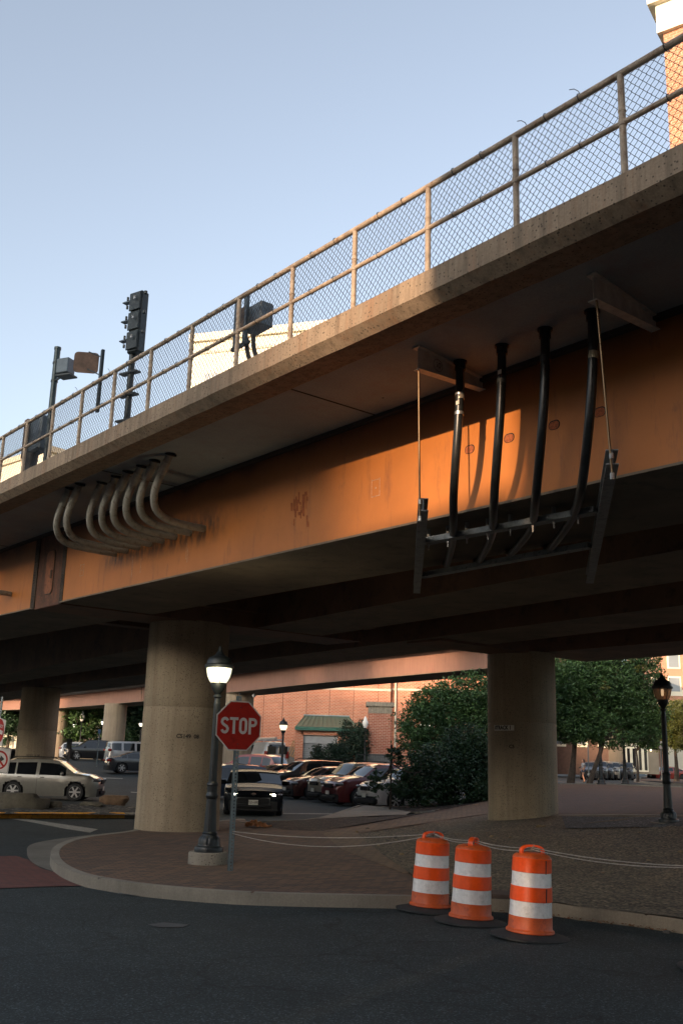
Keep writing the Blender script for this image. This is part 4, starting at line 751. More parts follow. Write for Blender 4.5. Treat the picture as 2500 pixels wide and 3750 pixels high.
def car(label, cat, kind, loc, yaw, L, W_, H, paint, name='parked_car', group='parked cars', wb=.58, rw_=.34, lit=False, plate=None, roof_rack=False, detail=True, gc=.17, grille='bar', low_grey=False):
    P = PROF[kind]; t = thing(name, label, cat, loc, yaw, group)
    def L_(nm, mb, mat, par=t, s=50): return mesh(nm, mb, mat, par, s, local=True)
    tx = [p[0] for p in P['top']]; tz = [p[1] for p in P['top']]; nx = 64; fx = np.linspace(0, 1, nx)
    fx = np.unique(np.concatenate([fx, tx, [.004, .008, .992, .996]])); top = np.interp(fx, tx, tz) * H
    for _ in range(1): top[1:-1] = .25 * top[:-2] + .5 * top[1:-1] + .25 * top[2:]
    axf, axr = .5 + wb / 2, .5 - wb / 2; ra = rw_ * 1.20; NR1, NR2, NR3 = 8, 5, 4; grid = []
    for f, zt in zip(fx, top):
        u = abs(2 * f - 1); w = W_ / 2 * (1 - .20 * max(0, (u - .72) / .28) ** 2.2); e = 0
        endf = max(0, (u - .965) / .035); zb = gc + .11 * endf ** 2
        zsh = min(P['belt'] * H + .02 * H * (f - .5) * -1, zt - .05); ze = zt - .045; r = []
        w *= (1 - .04 * endf)
        for k in range(NR1 + 1):
            q = k / NR1; z = zb + (zsh - zb) * q; ww = w * (.955 + .045 * math.sin(min(1, q * 1.5) * PI / 2)) - .012 * max(0, (q - .8) / .2) * W_; r.append((ww, z))
        w0 = r[-1][0]; tumble = .30 * (zt - zsh - .05)
        for k in range(1, NR2 + 1): q = k / NR2; z = zsh + (ze - zsh) * q; r.append((w0 - .012 * q - max(0, tumble) * q, z))
        w1 = r[-1][0]
        for k in range(1, NR3 + 1): q = k / NR3; r.append((w1 * (1 - q) if k < NR3 else 0, ze + (zt - ze) * math.sin(q * PI / 2) ** .8 if k < NR3 else zt))
        grid.append(r)
    nr = len(grid[0]); ring = 2 * nr - 1; V = []; 
    for f, r in zip(fx, grid):
        x = (f - .5) * L
        u = 2 * f - 1
        V.append([[x, y, z] for y, z in r] + [[x, -y, z] for y, z in r[-2::-1]])
    V = np.array(V)
    for i in range(len(fx)):                                       # bow the nose and tail in plan
        f = fx[i]; u = 2 * f - 1
        if abs(u) > .85: V[i, :, 0] -= np.sign(u) * .16 * ((abs(u) - .85) / .15) * (np.abs(V[i, :, 1]) / (W_ / 2)) ** 2.5
        if abs(u) > .95: zz = (V[i, :, 2] - gc) / (H * .55); V[i, :, 0] -= np.sign(u) * .07 * ((abs(u) - .95) / .05) * np.clip(zz - .45, 0, 1) ** 1.3
    inarch = lambda p: any(math.hypot(p[0] - (a - .5) * L, p[2] - rw_) < ra for a in (axf, axr))
    V0 = V.copy(); body = []; glass = {}; n0 = len(fx)
    for i in range(n0):
        for j in list(range(NR1)) + list(range(ring - NR1, ring)):
            p = V[i, j]
            for a in (axf, axr):
                dx, dz = p[0] - (a - .5) * L, p[2] - rw_; d = math.hypot(dx, dz)
                if d < ra + .045 and d > ra - .045 and dz > -.1: V[i, j, 0] = (a - .5) * L + dx / d * ra; V[i, j, 2] = rw_ + dz / d * ra
    verts = V.reshape(-1, 3).tolist(); ix = lambda i, j: i * ring + j
    for i in range(n0 - 1):
        fm = (fx[i] + fx[i + 1]) / 2
        for j in range(ring - 1):
            jm = j if j < nr - 1 else ring - 2 - j; c = (V0[i, j] + V0[i + 1, j] + V0[i, j + 1] + V0[i + 1, j + 1]) / 4; fa = (ix(i, j), ix(i + 1, j), ix(i + 1, j + 1), ix(i, j + 1))
            if jm < NR1 and inarch(c): continue
            side = 'L' if j < nr - 1 else 'R'; gh = (V0[i, NR1 + NR2, 2] - V0[i, NR1, 2]) > .16 * H * .6
            if jm == NR1 or NR1 < jm < NR1 + NR2 - 1:
                wi = [k for k, (a, b) in enumerate(P['win']) if a <= fm <= b]
                if wi and gh and jm < NR1 + NR2 - 1 and jm >= NR1: glass.setdefault(('window', side, wi[0]), []).append(fa); continue
            if jm >= NR1 + NR2 or (jm >= NR1 + NR2 - 0):
                if P['ws'][0] + .012 < fm < P['ws'][1] - .006: glass.setdefault(('windscreen', '', 0), []).append(fa); continue
                if P['rw'][0] < fm < P['rw'][1] - .004: glass.setdefault(('rear_window', '', 0), []).append(fa); continue
            body.append(fa)
    body.append(tuple(ix(0, j) for j in range(ring))); body.append(tuple(ix(n0 - 1, j) for j in range(ring))[::-1])
    def sub(fs):
        ids = sorted({k for f in fs for k in f}); mp = {k: i for i, k in enumerate(ids)}; mb = MB(); mb.add([verts[k] for k in ids], [tuple(mp[k] for k in f) for f in fs]); return mb
    L_('body', sub(body), paint, s=42)
    for (nm, _, _), fs in glass.items(): L_(nm, sub(fs), GLS, s=50)
    zs_ = [gc + .03] ; L_('underbody', MB().box((0, 0, gc + .16), (L * .97, W_ * .80, .30)).box((0, 0, gc + .35), (L * .9, W_ * .84, .3)), BLK)
    L_('air_intake', MB().box((L / 2 - .035, 0, gc + .17), (.10, W_ * .58, .15), bev=.03), BLK, s=40)
    if low_grey: L_('lower_bumper', MB().box((L / 2 - .10, 0, gc + .13), (.22, W_ * .86, .2), bev=.04), BLK, s=40)
    for a in (axf, axr):
        for s_ in (1, -1):
            c = ((a - .5) * L, s_ * (W_ / 2 - .115), rw_); mr = Matrix.Translation(c) @ Matrix.Rotation(-s_ * PI / 2, 4, 'X'); wh = L_('wheel', MB().lathe([(rw_ * .68, -.10), (rw_ * .94, -.105), (rw_, -.07), (rw_, .07), (rw_ * .94, .102), (rw_ * .68, .10)], 28, m=mr), TYR, s=35)
            mb = MB().lathe([(rw_ * .69, .095), (rw_ * .66, .105), (rw_ * .62, .075), (rw_ * .60, .02)], 28, m=mr).lathe([(rw_ * .17, .09), (rw_ * .15, .125), (.001, .13)], 10, m=mr)
            for k in range(6): mb.box((rw_ * .36, 0, .108), (rw_ * .54, rw_ * .17, .03), m=mr @ Matrix.Rotation(k * PI / 3, 4, 'Z'))
            if detail: o = mesh('rim', mb, RIM, wh, 35, local=True)
    zh = .50 * H if kind != 'sedan' else .475 * H
    for s_ in (1, -1):
        hm = Matrix.Translation((L / 2 - .20, s_ * (W_ / 2 * .70), zh + .0)) @ Matrix.Rotation(-s_ * .62, 4, 'Z')
        if lit:
            L_('headlight', MB().box((0, 0, 0), (.34, .40, .055), m=hm, bev=.015), HL, s=40); L_('lit_lamp', MB().box((.16, -s_ * .04 + s_ * .12, -.012), (.06, .13, .065), m=hm, bev=.02), emit('headlamp_%d' % s_, (1, .97, .8), 9)); L_('light_strip', MB().box((.175, -s_ * .10, .008), (.02, .24, .014), m=hm), emit('strip_%d' % s_, (1, .9, .6), 3))
        else: L_('headlight', MB().box((-.03, s_ * -.02, 0), (.36, .36, .115), m=hm, bev=.035), HL, s=40)
        tm = Matrix.Translation((-L / 2 + .16, s_ * (W_ / 2 * .80), .62 * H if kind in ('suv', 'boxy') else .56 * H)) @ Matrix.Rotation(s_ * .5, 4, 'Z'); L_('tail_light', MB().box((0, 0, 0), (.28, .26, .16 if kind != 'van' else .5), m=tm, bev=.03), TL, s=40)
        wb_ = P['win'][-1][1]; L_('mirror', MB().box(((wb_ - .535) * L, s_ * (W_ / 2 + .07), P['belt'] * H + .07), (.12, .22, .14), bev=.035), paint, s=40)
        if detail:
            for f in (P['win'][-1][0] - .012, P['win'][-1][1] + .02):
                pass
            for a_, b_ in P['win'][-2:]: L_('door_handle', MB().box(((a_ + .035 - .5) * L, s_ * (W_ / 2 - .004), P['belt'] * H - .09), (.17, .03, .03), bev=.008), paint if not kind == 'suv' else CHR, s=40)
            dm_ = MB()
            for a_ in ([P['win'][-1][0] - .011, P['win'][-1][1] + .03] + ([P['win'][-2][0]] if len(P['win']) > 1 else [])):
                zz = [gc + .10, (gc + P['belt'] * H) / 2, P['belt'] * H - .03]
                i_ = int(np.argmin(abs(fx - a_))); pts = [V0[i_, j if s_ > 0 else ring - 1 - j] for j in range(1, NR1)]
                if a_ > .22 and not inarch(pts[1]): dm_.strip([[(p[0] - .005, p[1] + s_ * .0035, p[2]), (p[0] + .005, p[1] + s_ * .0035, p[2])] for p in pts])
            if dm_.v: L_('door_seam', dm_, BLK)
    if grille == 'bar':
        gz = .46 * H; g_ = L_('grille', MB().box((L / 2 - .045, 0, gz), (.10, W_ * .42, .17), bev=.03), BLK, s=40)
        mb = MB()
        for k in range(3): mb.box((L / 2 + .008, 0, gz - .05 + k * .05), (.012, W_ * .38, .012))
        mesh('grille_bar', mb, CHR, g_, local=True)
    elif grille == 'wide': L_('grille', MB().box((L / 2 - .045, 0, .34 * H), (.09, W_ * .56, .20), bev=.03), BLK, s=40); L_('emblem', MB().lathe([(.085, 0), (.085, .008), (.06, .009)], 20, m=Matrix.Translation((L / 2 - .03, 0, .475 * H)) @ Matrix.Rotation(PI / 2, 4, 'Y') @ Matrix.Diagonal((.55, 1, 1, 1))), CHR)
    pm = Matrix.Translation((L / 2 + .012, 0, .30 * H)) @ Matrix.Rotation(PI / 2, 4, 'Z'); pp = L_('licence_plate', MB().box((0, -.0, 0), (.31, .012, .155), m=pm), PLT)
    if plate: mesh('plate_number', text_mb(plate, .105, pm @ Matrix.Rotation(0, 4, 'Z') @ Matrix.Translation((0, -.008, 0)), .001, .002, .82), INK, pp, local=True)
    if roof_rack:
        for s_ in (1, -1): L_('roof_rail', MB().tube(smooth_line([(-.42 * L * .9, s_ * W_ * .335, H - .05), (-.36 * L, s_ * W_ * .335, H + .035), (.0, s_ * W_ * .335, H + .045), (.06 * L, s_ * W_ * .335, H + .03), (.10 * L, s_ * W_ * .335, H - .04)], 4), .016, 6), BLK, s=50)
    return t
def paint(nm, c, met=.3, rough=.28): return M('paint_' + nm, c, rough, met, .04, 1.5, 0, coat=1, fine=5)
PB, PBK2, PMR, PSV, PWH, PGY = M('paint_black', (.005, .006, .008), .25, .0, .04, 1.5, 0, coat=.0, fine=5, spec=.05), paint('near_black', (.016, .015, .015)), paint('maroon', (.10, .010, .012)), paint('silver', (.30, .27, .22), .5, .35), paint('white', (.50, .48, .46), .0), paint('grey', (.05, .052, .056), .5)
PRD, PDM, PBL = paint('red', (.33, .035, .02), .1), paint('dark_maroon', (.05, .010, .008)), paint('dark_blue', (.012, .025, .05))
def cpos(fc, yaw, L): d = Vector((math.cos(yaw), math.sin(yaw), 0)); c = Vector(fc) - d * L / 2; c.z = (zg(c.x, c.y) + zg(fc[0], fc[1])) / 2; return c
q = G(925, 2990); yw = math.atan2(-1, .075)
car('glossy black sedan with both headlights on, facing the stop sign', 'car', 'sedan', cpos(q, yw, 4.7), yw, 4.7, 1.98, 1.47, PB, lit=True, plate='TLD-1095', grille='wide', rw_=.33)
ROWA = math.radians(180 + 27)
def fp(px, Y): q = AY(px, 2790, Y); return Vector((q.x, q.y, 0))
car('white compact suv behind the leaves, nearest in the parked row', 'car', 'suv', cpos(fp(1335, 41.5), ROWA, 4.5), ROWA, 4.5, 1.84, 1.68, PWH, low_grey=True, grille='bar')
car('dark red large suv parked next to the leafy branches', 'car', 'suv', cpos(fp(1202, 44), ROWA, 4.95), ROWA, 4.95, 1.92, 1.79, PMR, rw_=.38)
car('silver off-road suv with square grille between the red suv and maroon crossover', 'car', 'boxy', cpos(fp(1148, 47), ROWA, 4.7), ROWA, 4.7, 1.86, 1.82, PSV, roof_rack=True, rw_=.38)
car('dark maroon crossover with chrome grille right of the black sedan', 'car', 'sedan', cpos(fp(1046, 50), ROWA, 4.9), ROWA, 4.9, 1.88, 1.60, PDM, rw_=.37)
car('black minivan with long roof rails behind the black sedan', 'car', 'suv', cpos(fp(968, 53), ROWA, 5.1), ROWA, 5.1, 1.95, 1.86, PBK2, roof_rack=True)
car('dark grey sedan with pale roof, farthest in the parked row', 'car', 'sedan', cpos(fp(885, 57), ROWA, 4.7), ROWA, 4.7, 1.82, 1.50, PGY)
y_ = R_(3); car('silver-beige suv parked sideways behind the boulders at left', 'car', 'suv', Vector((-11.55, 42.1, 0)), y_, 4.35, 1.84, 1.62, paint('beige', (.23, .22, .19), .45, .32), wb=.56, rw_=.345, roof_rack=True)
def cy(px, Y): q = AY(px, 2790, Y); return Vector((q.x, q.y, zg(q.x, q.y)))
car('small white hatchback seen from its rear corner, far left lot', 'car', 'suv', cy(300, 96), R_(12), 4.3, 1.84, 1.62, PWH)
car('black minivan facing left beside the far viaduct column', 'car', 'suv', cy(335, 87), R_(200), 4.6, 1.85, 1.75, PBK2)
car('pale silver suv seen from behind by the far column', 'car', 'boxy', cy(500, 78), R_(25), 4.8, 1.95, 1.85, paint('pale_silver', (.42, .41, .40), .3))
car('dark grey sedan parked beside the pale silver suv', 'car', 'sedan', cy(515, 70), R_(22), 4.8, 1.85, 1.46, PGY)
car('black suv mostly hidden behind the dark left column', 'car', 'suv', cy(40, 62), R_(10), 4.7, 1.9, 1.8, PBK2)
car('dark blue car partly hidden behind the near column', 'car', 'suv', cy(825, 47.5), ROWA, 4.4, 1.8, 1.6, PBL)
car('red suv with slanted rear window beside the white van', 'car', 'suv', cy(925, 64), R_(150), 4.6, 1.85, 1.78, PRD)
vq = cy(972, 77); v_ = car('white work van with ladder rack, rear doors facing the lot', 'van', 'van', vq, R_(112), 5.4, 2.0, 2.1, PWH, name='work_van', group=None)
mb = MB()
for x in (-1.6, 0, 1.2): mb.box((x, 0, 2.22), (.05, 1.7, .05)).box((x, .7, 2.16), (.05, .05, .14)).box((x, -.7, 2.16), (.05, .05, .14))
mesh('ladder_rack', mb.tube([(-2.2, -.5, 2.28), (1.6, -.5, 2.28)], .03, 6).tube([(-2.2, .5, 2.28), (1.6, .5, 2.28)], .03, 6), M('rack_white', (.55, .55, .55), .4), v_, local=True); mesh('conduit_tube', MB().tube([(-2.5, .1, 2.34), (1.2, .1, 2.34)], .11, 10), PWH, v_, 50, local=True)
for s_ in (-1, 1): mesh('rear_door_window', MB().box((-2.655, s_ * .43, 1.5), (.05, .68, .56), bev=.02), GLS, v_, local=True)
fl_ = ['dark hatchback', 'silver car', 'grey suv', 'tan suv', 'black car', 'pale car']
for i, px in enumerate((2165, 2190, 2212, 2236, 2262, 2285)):
    car(f'distant parked {fl_[i]} in the row before the shopfront, ' + ['nearest the walking woman', 'second along the row', 'third along the row', 'fourth along the row', 'fifth along the row', 'closest to the glass doors'][i], 'car', ('suv', 'sedan')[i % 2], cy(px, 92 + i * 1.6), R_(250), 4.4, 1.8, 1.6 + .1 * (i % 2), [PBK2, PGY, PBK2, PSV, PBK2, PGY][i], detail=False, group='cars parked far down the street')
car('red car at the right edge of the street near the yellow-green tree', 'car', 'sedan', cy(2440, 112), R_(200), 4.4, 1.8, 1.45, PRD, detail=False)
# ---------------------------------------------------------------- vegetation
def leaves(name, blobs, n, size, mat, parent, flat=.35, seed=1):
    rg = np.random.default_rng(seed); cs = []; wsum = sum(b[1][0] * b[1][1] * b[1][2] for b in blobs)
    for c, r in blobs:
        k = max(20, int(n * r[0] * r[1] * r[2] / wsum)); ncl = max(8, k // 38)
        d = rg.normal(size=(ncl, 3)); d /= np.linalg.norm(d, axis=1)[:, None]; rad = rg.uniform(.45, 1.02, ncl) ** .6; cl = d * rad[:, None] * np.array(r) + np.array(c)
        idx = rg.integers(0, ncl, k); s = .17 * (r[0] + r[2]) / 2; off = rg.normal(size=(k, 3)) * np.array([s, s, s * .55]) * rg.uniform(.5, 1.25, ncl)[idx][:, None]; cs.append(cl[idx] + off)
    C = np.concatenate(cs); k = len(C); a = rg.normal(size=(k, 3)); a[:, 2] *= flat + .3; a /= np.linalg.norm(a, axis=1)[:, None]; b = rg.normal(size=(k, 3)); b -= a * (a * b).sum(1)[:, None]; b /= np.linalg.norm(b, axis=1)[:, None]
    sz = size * rg.uniform(.6, 1.35, k)[:, None]; v = np.stack([C - a * sz, C + b * sz * .42 - a * sz * .1, C + a * sz, C - b * sz * .42 - a * sz * .1], 1).reshape(-1, 3)
    me = bpy.data.meshes.new(name); me.vertices.add(k * 4); me.vertices.foreach_set('co', v.astype(np.float32).ravel()); me.loops.add(k * 4); me.loops.foreach_set('vertex_index', np.arange(k * 4, dtype=np.int32)); me.polygons.add(k); me.polygons.foreach_set('loop_start', np.arange(0, k * 4, 4, dtype=np.int32)); me.update(calc_edges=True); me.materials.append(mat)
    o = bpy.data.objects.new(name, me); COL.objects.link(o); o.parent = parent; XF[o.name] = Matrix.Identity(4); return o
BARK = M('bark', (.075, .055, .04), .9, var=.4, scale=5, bmp=.4, fine=25); LG = m_leaf('leaf_green', (.034, .080, .030), (.10, .185, .055)); LD = m_leaf('leaf_dark', (.020, .048, .022), (.048, .095, .038)); LY = m_leaf('leaf_yellow_green', (.09, .11, .02), (.16, .16, .04)); LH = m_leaf('hedge_leaf', (.018, .040, .024), (.035, .065, .035))
def tree(name, label, x, y, trunk, blobs, n, size, mat, group=None, seed=1, cat='tree', tr=.17):
    z = zg(x, y) + .1; t = thing(name, label, cat, (x, y, z), 0, group)
    P = [Vector(p) for p in trunk]; rs = [tr * (1 - .5 * i / (len(P) - 1)) for i in range(len(P))]; rs[0] *= 1.25
    mb = MB().tube(smooth_line(P, 4), list(np.interp(np.linspace(0, 1, (len(P) - 1) * 4 + 1), np.linspace(0, 1, len(P)), rs)), 10); mesh('trunk', mb, BARK, t, 60, local=True)
    rg = random.Random(seed)
    for c, r in blobs:
        c = Vector(c); m = P[-1].lerp(c, .5) + Vector((rg.uniform(-.3, .3), rg.uniform(-.3, .3), -.2)); mesh('limb', MB().tube(smooth_line([P[-1], m, c, c + Vector((rg.uniform(-.5, .5), 0, .8 * r[2]))], 3), list(np.linspace(tr * .45, .02, 10)), 7), BARK, t, 60, local=True)
    leaves('crown', blobs, n, size, mat, t, seed=seed); return t
def blobs_rand(c, r, k, seed, sub=.55):
    rg = random.Random(seed); o = [((c[0], c[1], c[2]), (r[0] * .7, r[1] * .7, r[2] * .75))]
    for i in range(k): a = rg.uniform(0, 2 * PI); e = rg.uniform(-.8, .9); o.append(((c[0] + r[0] * .6 * math.cos(a) * math.cos(e), c[1] + r[1] * .6 * math.sin(a) * math.cos(e), c[2] + r[2] * .62 * math.sin(e)), tuple(q * sub * rg.uniform(.7, 1.1) for q in r)))
    return o
# large bush / small trees right of the parking row
def at(px, Y): q = AY(px, 2790, Y); return q.x, q.y
x, y = at(1660, 46); tree('leafy_tree', 'big dark leafy tree clump between the parked cars and right column', x, y, [(0, 0, 0), (.1, 0, .8), (.0, .1, 1.8)], [((0, 0, 2.6), (2.1, 1.6, 2.3)), ((-1.3, -.3, 2.9), (1.2, 1.2, 1.5)), ((1.6, .3, 2.6), (1.8, 1.5, 2.2)), ((-.8, 0, 4.0), (1.2, 1.2, .9)), ((.9, 0, 4.6), (1.7, 1.4, 1.0)), ((-.2, -.6, .9), (1.9, 1.0, 1.0)), ((1.5, -.4, 1.0), (1.7, 1.0, 1.1)), ((2.3, .5, 4.2), (1.3, 1.3, 1.3))], 60000, .078, LG, seed=3)
x, y = at(1430, 38); tree('leafy_shrub', 'thin branching shrub whose leaves hang in front of the white suv', x, y, [(0, 0, 0), (.02, 0, .9), (.0, .1, 1.7)], [((-.35, 0, 1.15), (.55, .5, .42)), ((.1, .1, 1.9), (.5, .5, .45)), ((.55, 0, 1.0), (.6, .5, .55)), ((-.6, 0, .75), (.25, .3, .35)), ((.9, .2, .6), (.7, .5, .5)), ((1.2, .4, 1.5), (.7, .6, .8))], 3600, .075, LD, seed=5, cat='shrub', tr=.035)
x, y = at(1560, 39.5); tree('leafy_shrub', 'low dense shrub spreading at the foot of the big tree clump', x, y, [(0, 0, 0), (0, 0, .5), (.1, 0, .9)], [((0, 0, .9), (1.3, .9, .9)), ((1.4, .3, .8), (1.2, .9, .8)), ((.6, .2, 1.6), (1.2, .9, .8))], 17000, .062, LD, seed=6, cat='shrub', tr=.05)
x, y = at(1765, 40.5); tree('leafy_shrub', 'dark undergrowth just left of the right column', x, y, [(0, 0, 0), (0, 0, .8), (.1, 0, 1.4)], [((0, 0, 1.2), (1.2, .9, 1.2)), ((-.6, .2, 2.0), (1.0, .9, .9))], 17000, .062, LD, seed=7, cat='shrub', tr=.05)
x, y = at(2101, 56); tree('street_tree', 'green street tree with straight dark trunk beside the walking woman', x, y, [(-.25, 0, -.1), (-.05, 0, 1.2), (.1, 0, 2.6)], blobs_rand((.2, 0, 4.9), (3.0, 2.6, 2.7), 9, 11) + [((-.6, 0, 3.0), (1.5, 1.3, .9)), ((1.0, 0, 2.9), (1.2, 1.2, .8))], 46000, .088, LG, 'street trees on the brick plaza', 11, tr=.20)
x, y = at(2163, 55); tree('street_tree', 'street tree with a leaning forked trunk and long drooping crown', x, y, [(-.2, 0, -.1), (.15, 0, .8), (.55, 0, 1.8), (.75, 0, 2.4)], blobs_rand((1.5, 0.5, 5.2), (2.7, 2.6, 2.9), 9, 12) + [((2.9, 0, 3.8), (1.3, 1.2, 1.1)), ((-.6, 0, 3.3), (1.7, 1.4, 1.2)), ((1.3, 0, 2.8), (1.6, 1.3, .9)), ((3.0, 0, 3.0), (1.1, 1.2, .9))], 52000, .088, LG, 'street trees on the brick plaza', 12, tr=.15)
lt_ = bpy.data.objects[[o.name for o in COL.objects if o.name.startswith('street_tree')][-1]]
for k_, c_ in enumerate(((3.3, -1.6, 6.6), (2.2, -2.2, 6.0), (.2, -2.3, 5.0), (3.6, -1.0, 5.6), (1.2, -2.4, 6.9), (2.9, -1.9, 7.2))): leaves('yellow_leaf_cluster', [(c_, (.30, .25, .28))], 260, .07, LY, lt_, seed=60 + k_)  # clumps of yellow-green leaves on the leaning tree
x, y = at(2472, 86); tree('street_tree', 'sunlit yellow-green tree behind the right street lamp', x, y, [(0, 0, 0), (.05, 0, 1.4), (0, 0, 2.8)], blobs_rand((0, 0, 4.6), (2.9, 2.4, 2.4), 8, 13), 26000, .09, LY, 'street trees on the brick plaza', 13, tr=.2)
x, y = at(2560, 92); tree('street_tree', 'yellow-green tree beyond the right edge of the street', x, y, [(0, 0, 0), (.05, 0, 1.4), (0, 0, 2.8)], blobs_rand((0, 0, 4.4), (2.6, 2.4, 2.2), 8, 14), 9000, .13, LY, 'street trees on the brick plaza', 14, tr=.2)
x, y = at(2330, 75); tree('street_tree', 'small shaded tree in front of the glass shopfront', x, y, [(0, 0, 0), (.05, 0, 1.4), (0, 0, 2.2)], blobs_rand((0, 0, 3.6), (2.0, 1.8, 1.2), 7, 15), 8000, .12, LG, 'street trees on the brick plaza', 15, tr=.1)
for i, (px, Y, h, r, lab) in enumerate(((290, 104, 9, 4.0, 'dense green tree beyond the far viaduct, behind the white acorn lamp'), (375, 106, 9, 4.2, 'dense green tree directly behind the far viaduct column'), (495, 101, 8.5, 2.2, 'dark tree seen between the far column and the near column'), (20, 112, 8.6, 3.4, 'dark tree beyond the viaduct at the far left edge'), (215, 112, 9, 4.2, 'green tree left of the lit far lamps'))):
    x, y = at(px, Y); tree('background_tree', lab, x, y, [(0, 0, 0), (.1, 0, 1.3), (0, 0, 2.4)], blobs_rand((0, 0, h * .52), (r, r * .8, h * .46), 8, 20 + i), 11000, .2, LG if i < 2 else LD, 'trees beyond the far viaduct', 20 + i, tr=.22)
def hedge(label, px0, px1, z0, z1, Y, n, seed, mat=LH, box=True):
    a, b = at(px0, Y), at(px1, Y); cx, wd = (a[0] + b[0]) / 2, abs(b[0] - a[0]); t = thing('hedge', label, 'hedge', (cx, Y, zg(cx, Y)), 0, 'clipped hedges by the garage'); rg = np.random.default_rng(seed)
    mesh('stem', MB().tube([(0, 0, 0), (0, 0, z1 * .6)], .05, 6), BARK, t, local=True); z0_ = z0 - zg(cx, Y)
    bl = [((rg.uniform(-.3, .3) * wd, 0, (z0 + (z1 - z0) * rg.uniform(.25, .75)) - zg(cx, Y)), (wd * .3, .9, (z1 - z0) * .3)) for _ in range(8)] + [((0, 0, (z0 + z1) / 2 - zg(cx, Y)), (wd * .5, 1.0, (z1 - z0) * .5))] * 2
    leaves('foliage', bl, n, .085, mat, t, seed=seed)
hedge('tall clipped evergreen hedge left of the garage door edge', 1238, 1300, 1.2, 5.6, 93, 9000, 31); hedge('tall clipped evergreen hedge touching the brick pillar', 1285, 1348, 1.2, 5.4, 92, 9000, 32)
hedge('low rounded shrub in front of the grey garage door', 1140, 1190, 1.0, 3.3, 88, 4500, 33); hedge('wide low rounded shrub below the tall hedges', 1190, 1275, 1.0, 3.4, 87, 7000, 34)
# ---------------------------------------------------------------- buildings beyond
BW = m_brick('wall_brick', (.60, .205, .11), (.50, .165, .085), (.66, .48, .35), .42, .145, 'xzy', 0, .016); BW2 = m_brick('pillar_brick', (.40, .12, .07), (.32, .10, .055), (.55, .42, .32), .42, .145, 'xzy', 0, .016)
STN = M('cream_stone', (.62, .55, .43), .8, var=.12, scale=2, dirt=(.42, .36, .28)); DST = M('dark_stone', (.13, .13, .125), .8, var=.2); GRN = M('green_metal_roof', (.04, .135, .095), .5, .2, .15, 3)
def bld(name, label, loc, cat='building', group=None, rz=0): return thing(name, label, cat, loc, rz, group)
zb_ = 1.3
bb = bld('brick_building', 'large red brick building with cream band behind the parking lot', (-5, 105, 1.3))
mesh('wall', MB().box((-7.55, 110, 7.6), (26.4, 10, 12.8)), BW, bb); mesh('wall', MB().box((14, 110.6, 7.6), (16.5, 10, 12.8)), BW, bb)
mesh('stone_band', MB().box((-7.55, 104.97, 9.2), (26.44, .12, .24)), STN, bb); mesh('stone_band', MB().box((14, 105.57, 9.35), (16.5, .12, .22)), STN, bb); mesh('plinth', MB().box((-7.55, 104.95, 2.15), (26.5, .2, 2.1)), DST, bb)
mesh('downpipe', MB().tube([(6.2, 105.45, 3), (6.2, 105.45, 13.9)], .11, 8), STN, bb, 50); mesh('roof', MB().box((.9, 110.3, 14.1), (43.4, 11.6, .25)), DST, bb)
for px in (956, 1026, 1115, 1200, 1289, 1380): x, _ = at(px, 105); mesh('control_joint', MB().box((x, 104.99, 8), (.05, .03, 9.6)), M('joint_brown', (.20, .075, .045), .9), bb)  # dark control joints between the wall panels
ga = bld('garage', 'small brick garage with green metal roof and grey roller door', (-1, 96, 1.2)); gx0, gx1 = -3.75, 1.5
mesh('wall', MB().box((-3.35, 100.2, 3.1), (.75, 8.4, 3.6)).box((1.2, 100.2, 3.1), (1.9, 8.4, 3.6)).box((-.85, 96.3, 4.55), (4.6, .6, .7)), BW, ga)
mesh('roller_door', MB().box((-1.3, 96.4, 2.4), (3.5, .1, 2.2)), M('roller_grey', (.30, .31, .31), .5, .2, .1), ga); mesh('door_header', MB().box((-1.3, 96.36, 3.85), (3.5, .2, .78)), M('header_grey', (.36, .37, .37), .5, .1, .08), ga)
mb = MB()
for k in range(12): mb.box((-1.3, 96.33, 1.4 + k * .18), (3.4, .03, .02))
mesh('slat_line', mb, DST, ga)
rf = mesh('roof', MB().add([(-3.75, 95.6, 4.85), (2.2, 95.6, 4.85), (1.3, 101, 6.2), (-3.0, 101, 6.2), (-3.75, 104.5, 4.85), (2.2, 104.5, 4.85)], [(0, 1, 2, 3), (0, 3, 4), (1, 5, 2), (3, 2, 5, 4), (0, 4, 5, 1)]), GRN, ga)
mb = MB()
for k in range(13): f = k / 12; mb.tube([(-3.75 + 5.95 * f, 95.6, 4.88), (-3.0 + 4.3 * f, 101, 6.23)], .035, 5)
mesh('standing_seam', mb, GRN, rf); mesh('fascia_board', MB().box((-.78, 95.58, 4.78), (6.0, .12, .32)), GRN, rf); mesh('ridge_cap', MB().box((-.9, 101, 6.25), (4.6, .3, .12)), M('ridge_grey', (.25, .30, .30), .5), rf)
pr = bld('brick_pillar', 'square brick pillar with a pale stone cap right of the hedges', (3.4, 92, 1.2), 'pillar')
x0, _ = at(1347, 92); x1, _ = at(1430, 92); mesh('shaft', MB().box(((x0 + x1) / 2, 93, 3.9), (x1 - x0, 2, 4.6)), BW2, pr); mesh('base', MB().box(((x0 + x1) / 2, 93, 1.9), (x1 - x0 + .25, 2.2, 1.4)), DST, pr)
mesh('cap', MB().box(((x0 + x1) / 2, 93, 6.5), (x1 - x0 + .06, 2.1, .62)).box(((x0 + x1) / 2, 93, 7.0), (x1 - x0 + .5, 2.5, .38)), M('stained_stone', (.30, .26, .20), .8, var=.2, dirt=(.12, .11, .09), streak=.6), pr)
rl = bld('railing', 'black metal railing below the brick pillar', (4, 80, .9), 'railing'); a, b = at(1305, 80)[0], at(1560, 80)[0]
